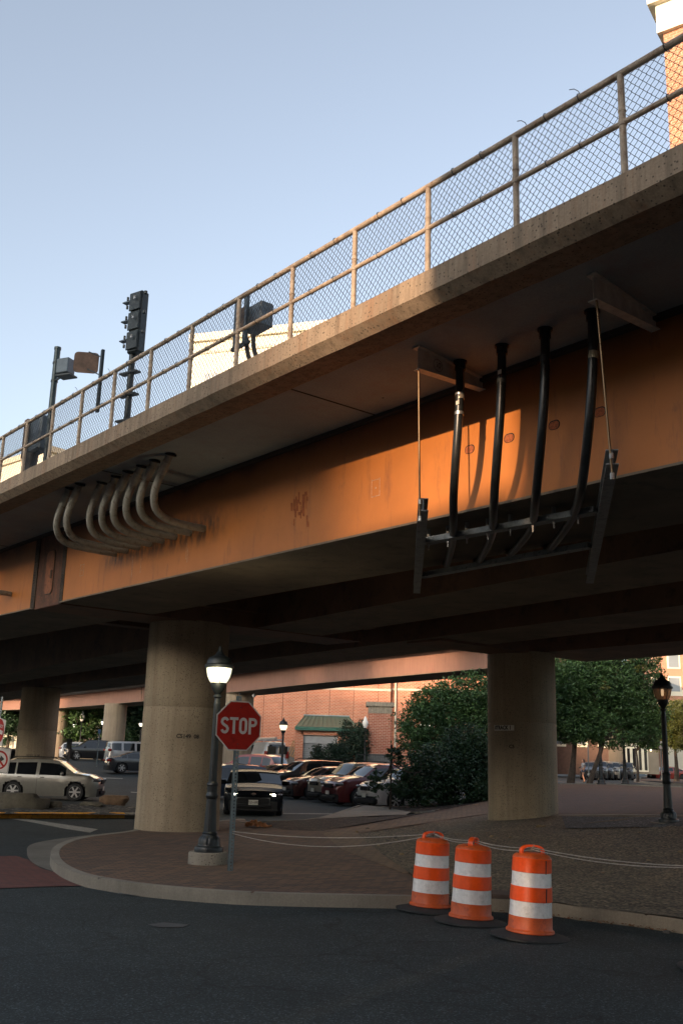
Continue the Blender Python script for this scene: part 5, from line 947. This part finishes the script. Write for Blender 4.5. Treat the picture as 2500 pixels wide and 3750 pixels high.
mesh('top_rail', MB().box(((a + b) / 2, 80, 2.42), (b - a, .05, .05)).box(((a + b) / 2, 80, 1.5), (b - a, .04, .04)), IRON, rl)
mb = MB(); x = a
while x < b: mb.box((x, 80, 1.9), (.02, .02, 1.0)); x += .14
mesh('balusters', mb, IRON, rl)
plt = bld('wooden_pallets', 'pair of wooden pallets leaning against the plinth behind the cars', (0, 0, 0), 'pallets'); q = at(1088, 97); WD = M('pallet_wood', (.33, .19, .09), .8, var=.3, scale=6); mb = MB()
pm_ = Matrix.Translation((q[0], q[1], 2.75)) @ Matrix.Rotation(.35, 4, 'Y') @ Matrix.Scale(1.35, 4) @ Matrix.Rotation(-.25, 4, 'X')
XF[plt.name] = Matrix.Identity(4)
for k in range(7): mesh('slat', MB().box((-.5 + k * .17, 0, 0), (.10, .02, 1.15), m=pm_), WD, plt)
for k in (-.5, 0, .5): mesh('stringer', MB().box((0, .06, k), (1.2, .09, .05), m=pm_), WD, plt)
plt.location = (0, 0, 0)
WHB = M('white_wall', (.80, .74, .58), .7, var=.05, scale=.2); PAL = M('pale_glass', (.26, .29, .31), .3, var=.1, scale=.3)
def quadwall(name, A_, B_, z0, z1, dep, mat, par): # wall from A to B going back by dep
    d = (Vector(B_) - Vector(A_)).normalized(); n = Vector((-d.y, d.x)); n = n if n.y > 0 else -n; A2, B2 = Vector(A_), Vector(B_); pl_ = [A2, B2, B2 + n * dep, A2 + n * dep]
    return mesh(name, MB().prism([tuple(p) for p in pl_], z1 - z0, 'z', z0), mat, par), d, n
wbd = bld('office_building', 'tall cream building rising behind the viaduct fence', (-12, 125, 1.4)); A_ = (-20.8, 126.3); B_ = (3.0, 118.8); _, d, n = quadwall('wall', A_, B_, 0, 56.7, 14, WHB, wbd)
quadwall('cornice', tuple(Vector(A_) - d * .5 - n * .5), tuple(Vector(B_) + d * .5 - n * .5), 56.7, 57.8, 15, WHB, wbd); quadwall('string_course', tuple(Vector(A_) - d * .15 - n * .15), tuple(Vector(B_) + d * .15 - n * .15), 54.9, 55.2, 14.3, STN, wbd)
for fl__ in range(4):
    for k in range(6):
        c = Vector(A_) + d * (3.0 + k * 3.9) - n * .02; z = 50.5 - fl__ * 5.2; w_ = mesh('window', MB().box((c.x, c.y, z), (1.9, .08, 3.0), math.atan2(d.y, d.x)), PAL, wbd); mesh('mullion', MB().box((c.x, c.y, z), (.12, .14, 3.0), math.atan2(d.y, d.x)), WHB, w_)
wb2 = bld('office_building', 'pale building just showing above the deck edge at far left', (-40, 118, 1.4), group=None); q0, q1 = AY(-60, 1741, 122), AY(175, 1668, 112)
quadwall('wall', (q0.x, q0.y), (q1.x, q1.y), 0, 36.2, 12, WHB, wb2); quadwall('cornice', (q0.x - .3, q0.y - .4), (q1.x + .3, q1.y - .4), 36.2, 36.9, 12.8, STN, wb2)
tb_ = bld('brick_tower', 'tall orange brick tower with cream cornice at the upper right', (30, 62, 1)); BT = m_brick('tower_brick', (.50, .22, .12), (.42, .18, .10), (.52, .40, .28), .40, .20, 'xzy', 0, .02)
A_ = Vector((21.85, 60.2)); B_ = Vector((36, 50)); _, d, n = quadwall('wall', A_, B_, 0, 52.6, 14, BT, tb_); quadwall('cornice', A_ - d * .35 - n * .35, B_, 52.6, 54.9, 15, WHB, tb_); quadwall('cornice', A_ - d * .8 - n * .8, B_, 54.9, 55.6, 15.6, WHB, tb_)
# street end: shopfront, far buildings
sf = bld('shopfront', 'cream building with a row of glass doors at the end of the street', (27, 106, 1.6)); CRM = M('cream_render', (.26, .22, .165), .8, var=.1, scale=1); PNK = M('pale_brick', (.42, .25, .17), .8, var=.12, scale=2)
xa, xb_, xc = at(2284, 106)[0], at(2412, 106)[0], at(2376, 106)[0]
mesh('wall', MB().box(((xa + xb_) / 2, 111, 6.2), (xb_ - xa, 9.8, 9.4)), CRM, sf); 
for k, (p0, p1) in enumerate(((2292, 2308), (2312, 2330), (2334, 2350), (2354, 2370))):
    a, b = at(p0, 106)[0], at(p1, 106)[0]; fr_ = mesh('door', MB().box(((a + b) / 2, 106.02, 2.95), (b - a + .1, .12, 2.5)), WHB, sf); mesh('pane', MB().box(((a + b) / 2, 105.95, 2.95), (b - a - .18, .05, 2.15)), GLS, fr_)
mesh('lintel', MB().box(((at(2288, 106)[0] + at(2374, 106)[0]) / 2, 105.98, 4.45), (at(2374, 106)[0] - at(2288, 106)[0], .2, .3)), WHB, sf); mesh('transom_window', MB().box(((at(2300, 106)[0] + at(2372, 106)[0]) / 2, 106.0, 5.6), (at(2372, 106)[0] - at(2300, 106)[0], .1, 1.6)), GLS, sf)
mesh('wall_light', MB().box((at(2383, 106)[0], 105.98, 4.3), (.15, .12, 1.0)), emit('wall_light_glow', (1, .8, .5), 1.0), sf)
def block(name, label, px0, px1, Y, z0, z1, mat, wins, dep=10, cat='building'):
    a, b = at(px0, Y)[0], at(px1, Y)[0]; t = bld(name, label, ((a + b) / 2, Y, z0), cat); mesh('wall', MB().box(((a + b) / 2, Y + dep / 2, (z0 + z1) / 2), (b - a, dep, z1 - z0)), mat, t)
    mesh('roof', MB().box(((a + b) / 2, Y + dep / 2, z1 + .3), (b - a + .6, dep + .6, .6)), WHB, t)
    for x, z, w_, h_ in wins: f = mesh('window', MB().box((a + x, Y - .02, z), (w_ + .5, .12, h_ + .5)), WHB, t); mesh('pane', MB().box((a + x, Y - .08, z), (w_, .1, h_)), PAL, f)
    return t
ft = block('apartment_building', 'far orange and white apartment block lit by the sun at the end of the street', 2428, 2800, 150, 1.5, 34, M('orange_render', (.55, .27, .17), .8, var=.04, scale=.3), [(2.2 + 4.6 * i, 7.2 + 3.6 * k, 1.5, 2.0) for i in range(4) for k in range(6)], 14)
for k in range(3): mesh('pale_band', MB().box((at(2614, 150)[0], 149.96, 6.0 + k * 7.2), (at(2800, 150)[0] - at(2428, 150)[0], .1, .9)), WHB, ft)
mesh('pale_band', MB().box((at(2614, 150)[0], 149.93, 3.5), (at(2800, 150)[0] - at(2428, 150)[0], .2, 6.6)), WHB, ft)
block('apartment_building', 'narrow tan building with bay windows beside the street tree', 2396, 2419, 124, 1.5, 17.5, PNK, [(.35, 6 + 3 * k, .3, 1.8) for k in range(3)], 10)
block('dark_building', 'dark brick building in deep shade behind the street trees', 2000, 2284, 112, 1.2, 14, M('shaded_brick', (.13, .075, .055), .85, var=.2), [(1.5 + 2.4 * k, 5.2, .8, 1.6) for k in range(3)], 10)
block('brick_house', 'orange brick block glimpsed through the trees beyond the far viaduct', 330, 560, 150, 1.5, 13, M('brick_render', (.42, .17, .10), .85, var=.15), [(3 + 5 * k, 8, 1.2, 1.8) for k in range(2)], 10)
block('low_wall_building', 'low tan building behind the trees beyond the far lot', 180, 420, 140, 1.3, 6.5, M('tan_render', (.30, .24, .17), .85, var=.15), [], 8)
block('tall_white_tower', 'pale grey modern tower seen through the street tree leaves', 2150, 2215, 170, 1, 26, M('pale_cladding', (.50, .48, .45), .6, var=.1), [], 12)
# unseen buildings added behind the viewer to cast the long evening shade that covers the street, with gaps that let the sun through
EV = Vector((math.cos(SUN_AZ + PI) , -math.sin(SUN_AZ + PI), 0)); SH = Vector((math.sin(SUN_AZ), math.cos(SUN_AZ), 0))
def blocker(name, label, q0, q1, D, h, dep, mat, skew=0):
    a = EV * q0 + SH * D; b = EV * q1 + SH * (D + skew); d = (b - a).normalized(); t = bld(name, label, (a + b) / 2); n = SH * dep
    mesh('wall', MB().prism([(p.x, p.y) for p in (a, b, b + n, a + n)], h, 'z', 0), mat, t)
    mesh('roof', MB().prism([(p.x, p.y) for p in (a - SH * .3, b - SH * .3, b + n, a + n)], .5, 'z', h + .01), DST, t)
    k = 0; L_ = (b - a).length; ang = math.atan2(d.y, d.x); nx = max(1, int(L_ / 4)); mb = MB()
    for i in range(nx):
        for j in range(int(h / 3.6)): c = a + d * ((i + .5) * L_ / nx) - SH * .03; mb.box((c.x, c.y, 2.2 + j * 3.6), (1.6, .1, 1.9), ang)
    mesh('windows', mb, GLS, t); return t
QS = EV.dot(W(-13.98, 0, 5)); QL = EV.dot(W(-11.2, 0, 5))
BKM = M('street_brick', (.28, .13, .08), .85, var=.1)
print('QS', QS, 'QL', QL)
blocker('brick_building', 'tall unseen brick building added behind the viewpoint to shade the right end of the viaduct', QS, QS + 50, 20, 32, 12, BKM)  # unseen, placed and sized to shade the right of the viaduct
blocker('low_sun_blocker', 'low unseen block added behind the viewpoint to keep the sun off the drums', QS - 6, QS - .05, 33, 12.6, 12, STN)
blocker('sun_blocker_row', 'long unseen block added behind the viewpoint to shade the near ground', -70, QS - 6.1, 33, 14, 12, BKM)
blocker('sun_blocker_tower', 'wide unseen tower added far behind the viewpoint to block the sun', -21.2, QL, 262, 71, 20, WHB)
blocker('sun_blocker_tower', 'narrow unseen tower added between the two wide ones to block the sun', -32.5, -26.6, 262, 80, 20, WHB)
blocker('sun_blocker_tower', 'second wide unseen tower added far behind the viewpoint to block the sun', -75, -33, 239, 71.9, 20, WHB, 30)
# ---------------------------------------------------------------- signs at left, posts, rocks, person, litter
sm_ = thing('no_turn_sign', 'white square no-turn sign with red ring, below the do not enter sign', 'traffic sign', AY(-25, 2900, 30))
q = AY(-2, 2783, 30); RM = Matrix.Translation(q) @ Matrix.Rotation(R_(-8), 4, 'Z') @ Matrix.Rotation(R_(3), 4, 'Y')
mesh('plate', MB().prism(rrect(0, 0, .66, .74, .05, 4), .004, 'y', 0, RM), SWH, sm_); mesh('border', MB().strip([[RM @ Vector((x * k, -.003, z * k)) for k in (.96, .93)] for x, z in (rrect(0, 0, .66, .74, .05, 4) + [rrect(0, 0, .66, .74, .05, 4)[0]])]), INK, sm_)
mesh('red_ring', MB().strip([[RM @ Vector((r * math.cos(a), -.004, r * math.sin(a))) for r in (.27, .215)] for a in [k * PI / 20 for k in range(41)]]), RED, sm_)
mesh('arrow', MB().prism([(-.12, -.16), (-.06, -.16), (-.06, .0), (.03, .0), (.03, -.07), (.16, .035), (.03, .14), (.03, .07), (-.12, .07)], .001, 'y', -.006, RM), INK, sm_)
mesh('red_slash', MB().prism([(-.21, .17), (-.17, .21), (.21, -.17), (.17, -.21)], .001, 'y', -.008, RM), RED, sm_)
qb = G(-30, 2985, .1); q2 = AY(-22, 2600, 30.05); mesh('post', MB().box(((q.x - .12), q.y + .04, (qb.z + 3.4) / 2), (.05, .05, 3.4 - qb.z)), GP, sm_)
dn = thing('do_not_enter_sign', 'red and white do not enter sign tilted on its post above the no-turn sign', 'traffic sign', AY(-25, 2730, 30.0)); q = AY(-2, 2678, 29.95)
RM = Matrix.Translation(q) @ Matrix.Rotation(R_(-50), 4, 'Z') @ Matrix.Rotation(R_(10), 4, 'Y')
mesh('plate', MB().prism(rrect(0, 0, .76, .76, .05, 4), .004, 'y', 0, RM), SWH, dn); fc_ = mesh('red_disc', MB().prism([(.355 * math.cos(k * PI / 18), .355 * math.sin(k * PI / 18)) for k in range(36)], .001, 'y', -.003, RM), RED, dn)
mesh('white_bar', MB().prism([(-.28, -.055), (.28, -.055), (.28, .055), (-.28, .055)], .001, 'y', -.005, RM), SWH, fc_)
mesh('lettering', text_mb('DO NOT', .13, RM @ Matrix.Translation((0, -.006, .16)), .0008, .002, .9), SWH, fc_); mesh('lettering', text_mb('ENTER', .13, RM @ Matrix.Translation((0, -.006, -.17)), .0008, .002, .9), SWH, fc_)
def signpost(label, px, Y, z1, plates, mat=IRON):
    x, y = at(px, Y); z = zg(x, y); t = thing('sign_post', label, 'sign post', (x, y, z), 0); mesh('post', MB().box((0, 0, z1 / 2), (.07, .07, z1)), mat, t, local=True)
    for w_, h_, zc_, m__ in plates: mesh('plate', MB().box((0, -.05, zc_), (w_, .01, h_)), m__, t, local=True)
signpost('dark post with a blank sign back behind the silver suv', 250, 50, 2.55, [(.26, .5, 2.3, IRON)]); signpost('slim grey post with a small blue sign in front of the far column', 356, 76, 2.7, [(.22, .3, 2.55, M('blue_sign', (.03, .09, .16), .5))], GP)
signpost('thin sign pole left of the street trees', 2153, 75, 2.6, [], GP); signpost('white notice on a pole left of the right street lamp', 2421, 80, 3.2, [(.42, .6, 2.9, SWH)], GP); signpost('thin dark post rising through the shrub beside the boulder', 1432, 39, 2.5, [], IRON)
ST1 = M('boulder_stone', (.105, .092, .065), .9, var=.35, scale=2.5, bmp=.5, fine=14, dirt=(.06, .055, .04)); ST2 = M('tan_boulder', (.17, .105, .06), .9, var=.3, scale=3, bmp=.5, fine=14)
def rock(label, px, py, d, mat, seed, dz=.12, grp='boulders'):
    bm = bmesh.new(); bmesh.ops.create_icosphere(bm, subdivisions=3, radius=1); q = G(px, py, dz)
    for v in bm.verts:
        n1 = noise.noise(v.co * 1.1 + Vector((seed * 7, 0, 0))); n2 = noise.noise(v.co * 3.2 + Vector((0, seed * 5, 0))); v.co *= (1 + .32 * n1 + .12 * n2); v.co.z = max(min(v.co.z, .62), -.5)
    me = bpy.data.meshes.new('boulder'); 
    for v in bm.verts: v.co = Vector((v.co.x * d[0] / 2, v.co.y * d[1] / 2, v.co.z * d[2] / 1.15 + d[2] * .38))
    bm.to_mesh(me); bm.free(); me.materials.append(mat); o = bpy.data.objects.new('boulder', me); o.location = q; COL.objects.link(o); 
    for p in me.polygons: p.use_smooth = True
    me.set_sharp_from_angle(angle=R_(28)); XF[o.name] = Matrix.Translation(q); tag(o, label, 'boulder', grp); return o
rock('large flat grey boulder at the left end of the rock island', 62, 2962, (1.75, 1.0, .52), ST1, 1); rock('grey boulder leaning against the largest one', 135, 2962, (.8, .8, .36), ST1, 2); rock('small rounded grey boulder in the middle of the island', 200, 2962, (.5, .5, .26), ST1, 3)
rock('reddish squared block stone behind the yellow kerb', 418, 2950, (.95, .6, .38), ST2, 4); rock('flat slab stone under the front wheel of the silver suv', 335, 2955, (.8, .5, .18), ST1, 5); rock('tan boulder at the edge of the parking lot', 1416, 2952, (.55, .45, .4), ST2, 6); rock('grey boulder right of the tan one under the shrub', 1462, 2948, (.75, .6, .45), ST1, 7); rock('dull brown boulder third along the mulch bed', 1497, 2945, (.4, .4, .3), ST2, 8)
# loose stones on the gravel
rg = random.Random(5); SS = [M('stone_a', (.17, .14, .10), .9), M('stone_b', (.10, .09, .075), .9), M('stone_c', (.24, .17, .09), .9)]
proto = None
spots = [(2055 - 1600 + 1600 + 0, 0)] and [(1972, 3028), (2440, 3416), (1990, 3026), (2490, 3120)] + [(rg.uniform(1350, 2450), rg.uniform(3035, 3160)) for _ in range(60)] + [(rg.uniform(1300, 1800), rg.uniform(3020, 3070)) for _ in range(30)]
ms = []
for k in range(3):
    bm = bmesh.new(); bmesh.ops.create_icosphere(bm, subdivisions=2, radius=1)
    for v in bm.verts: v.co *= 1 + .35 * noise.noise(v.co * 1.4 + Vector((k * 9, 1, 2))); v.co.z *= .6
    me = bpy.data.meshes.new('stone'); bm.to_mesh(me); bm.free(); me.materials.append(SS[k]); ms.append(me)
for i, (px, py) in enumerate(spots):
    if px < 1500 + (3200 - py) * -1.2 + 0 and py > 3100: continue
    if px > 2000 and py > 3250 and i > 3: continue
    q = G(px, py, .16 if py < 3300 else 0); s_ = [.09, .055, .05, .05][i] if i < 4 else rg.uniform(.02, .05)
    o = bpy.data.objects.new('loose_stone', ms[2 if i == 0 else rg.randrange(3)]); o.location = q; o.scale = (s_ * rg.uniform(.8, 1.3), s_, s_); o.rotation_euler.z = rg.uniform(0, 6); COL.objects.link(o)
    tag(o, ['round tan stone at the foot of the right column', 'lone pale stone on the road right of the nearest drum', 'brown stone beside the round tan one', 'brown stone near the right edge of the gravel'][i] if i < 4 else 'small loose stone lying on the gravel bed', 'stone', 'loose stones on the gravel' if i > 3 else None)
# dry leaves against the right kerb: uncountable litter
mb = MB(); LF = M('dry_leaf', (.20, .075, .025), .8, var=.5, scale=30); k1 = [Vector((p.x, p.y)) for p in KR]
for i in range(700):
    f = rg.random() * (len(k1) - 1.01); j = int(f); p = k1[j].lerp(k1[j + 1], f - j); x = p.x + rg.gauss(0, .05); y = p.y - abs(rg.gauss(0, .13)) - .02; s_ = rg.uniform(.012, .035); a = rg.uniform(0, 6); z = zg(x, y) + rg.uniform(.004, .03)
    mb.add([(x + s_ * math.cos(a), y + s_ * math.sin(a), z), (x - s_ * .5 * math.sin(a), y + s_ * .5 * math.cos(a), z + rg.uniform(0, .02)), (x - s_ * math.cos(a), y - s_ * math.sin(a), z), (x + s_ * .5 * math.sin(a), y - s_ * .5 * math.cos(a), z + .008)], [(0, 1, 2, 3)])
tag(mesh('leaf_litter', mb, LF), 'dry brown leaves and grit gathered along the kerb', 'leaves', None, 'stuff')
# crumpled orange debris by the lot edge
q = G(945, 3030, .15); bm = bmesh.new(); bmesh.ops.create_grid(bm, x_segments=14, y_segments=10, size=.5)
for v in bm.verts: v.co = Vector((v.co.x * .62, v.co.y * .4, .17 * abs(noise.noise(v.co * 5.1)) + .10 * math.exp(-((v.co.x + .3) ** 2 + v.co.y ** 2) * 16) + .07 * math.exp(-(v.co.x ** 2 + v.co.y ** 2) * 9)))
me = bpy.data.meshes.new('debris'); bm.to_mesh(me); bm.free(); me.materials.append(M('orange_rag', (.40, .17, .06), .7, var=.3, scale=12)); o = bpy.data.objects.new('crumpled_sheet', me); o.location = q; o.rotation_euler.z = -.2; COL.objects.link(o); tag(o, 'crumpled orange-brown sheet lying on the mulch behind the stop sign', 'litter')
# people
def skinned(name, joints, edges, mat, parent, sub=2):
    me = bpy.data.meshes.new(name); me.from_pydata([j[:3] for j in joints], edges, []); o = bpy.data.objects.new(name, me); COL.objects.link(o)
    m = o.modifiers.new('s', 'SKIN'); s_ = o.modifiers.new('u', 'SUBSURF'); s_.levels = s_.render_levels = sub; me.skin_vertices or None
    for i, j in enumerate(joints): r = j[3]; rr = r if isinstance(r, tuple) else (r, r); me.skin_vertices[0].data[i].radius = rr
    me.skin_vertices[0].data[0].use_root = True; dg = bpy.context.evaluated_depsgraph_get(); m2 = bpy.data.meshes.new_from_object(o.evaluated_get(dg)); bpy.data.objects.remove(o); o = bpy.data.objects.new(name, m2); m2.materials.append(mat); COL.objects.link(o); o.parent = parent
    for p in m2.polygons: p.use_smooth = True
    return o
SKN = M('skin', (.42, .22, .14), .6, var=.05, bmp=0); SHT = M('grey_tshirt', (.36, .35, .35), .8, var=.1); DEN = M('denim', (.09, .12, .17), .8, var=.2); HR = M('brown_hair', (.06, .032, .018), .5)
def person(label, loc, rz, sc=1):
    t = thing('person', label, 'person', loc, rz, 'people crossing the street')
    J = [(0, 0, .92, (.15, .11)), (0, 0, 1.10, (.125, .095)), (0.01, 0, 1.30, (.16, .10)), (0, 0, 1.44, .065), (.02, 0, 1.50, .05), (.035, 0, 1.58, .085), (.03, 0, 1.66, .09),
         (.01, .10, .86, .085), (.10, .10, .48, .058), (-.02, .10, .08, .035), (.10, .10, .03, .035), (.0, -.10, .86, .085), (.02, -.10, .48, .06), (-.16, -.10, .10, .036), (-.04, -.10, .03, .035),
         (0, .17, 1.38, .05), (-.05, .22, 1.12, .038), (.06, .22, .90, .028), (.10, .21, .82, .03), (0, -.17, 1.38, .05), (.04, -.22, 1.12, .038), (.10, -.21, .90, .028), (.14, -.20, .82, .03)]
    E = [(0, 1), (1, 2), (2, 3), (3, 4), (4, 5), (5, 6), (0, 7), (7, 8), (8, 9), (9, 10), (0, 11), (11, 12), (12, 13), (13, 14), (2, 15), (15, 16), (16, 17), (17, 18), (2, 19), (19, 20), (20, 21), (21, 22)]
    skinned('body', J, E, SKN, t)
    skinned('tshirt', [(0, 0, .95, (.165, .12)), (0, 0, 1.12, (.15, .11)), (0, 0, 1.32, (.175, .115)), (0, 0, 1.42, .10), (0, .19, 1.37, .07), (-.03, .22, 1.22, .06), (0, -.19, 1.37, .07), (.03, -.22, 1.22, .06)], [(0, 1), (1, 2), (2, 3), (2, 4), (4, 5), (2, 6), (6, 7)], SHT, t)
    skinned('shorts', [(0, 0, .94, (.16, .125)), (.01, .10, .84, .105), (.06, .10, .70, .09), (.0, -.10, .84, .105), (.01, -.10, .70, .09)], [(0, 1), (1, 2), (0, 3), (3, 4)], DEN, t)
    skinned('hair', [(.02, 0, 1.69, .098), (-.03, 0, 1.62, .09), (-.07, 0, 1.50, .05), (-.09, 0, 1.38, .035)], [(0, 1), (1, 2), (2, 3)], HR, t)
    skinned('shoe', [(.0, .10, .04, .042), (.12, .10, .03, .04)], [(0, 1)], BLK, t, 1); skinned('shoe', [(-.14, -.10, .05, .042), (-.02, -.10, .03, .04)], [(0, 1)], BLK, t, 1); t.scale = (sc,) * 3; return t
bpy.context.view_layer.update()
q = AY(2136, 2862, 73); person('woman in grey t-shirt and denim shorts walking across the street', (q.x, q.y, zg(q.x, q.y) + .01), R_(188), .93)
q = AY(2098, 2862, 76); person('person half hidden behind the straight tree trunk', (q.x, q.y, zg(q.x, q.y) + .01), R_(188), .93)

# ---------------------------------------------------------------- countable pieces become parts of their own
def split_loose(o):
    bm = bmesh.new(); bm.from_mesh(o.data); seen = set(); groups = []
    for v in bm.verts:
        if v in seen: continue
        st_ = [v]; seen.add(v); g = []
        while st_:
            u = st_.pop(); g.append(u)
            for e in u.link_edges:
                w2 = e.other_vert(u)
                if w2 not in seen: seen.add(w2); st_.append(w2)
        groups.append(g)
    if len(groups) > 1 and len(groups) <= 100:
        for g in groups:
            ids = {v.index: i for i, v in enumerate(g)}; fs = {f for v in g for f in v.link_faces}
            me = bpy.data.meshes.new(o.data.name); me.from_pydata([v.co.copy() for v in g], [], [tuple(ids[v.index] for v in f.verts) for f in fs])
            for m in o.data.materials: me.materials.append(m)
            n = bpy.data.objects.new(o.name.split('.')[0], me); n.parent = o.parent; COL.objects.link(n)
        bpy.data.objects.remove(o)
    bm.free()
for o in list(bpy.data.objects):
    if o.type == 'MESH' and o.name.split('.')[0] in ('splice_plate', 'hole_gasket', 'hole_patch', 'drip_streak', 'soffit_joint', 'cross_frame', 'standing_seam', 'balusters', 'mounting_bracket', 'nut', 'collar', 'cage', 'painted_ring', 'drip_line', 'grille_bar', 'windows'):
        if o.name.startswith('balusters'): o.name = 'baluster'
        if o.name.startswith('windows'): o.name = 'window'
        split_loose(o)
for o in bpy.data.objects:
    if o.name.startswith('bolt_row'): o['kind'] = 'stuff'
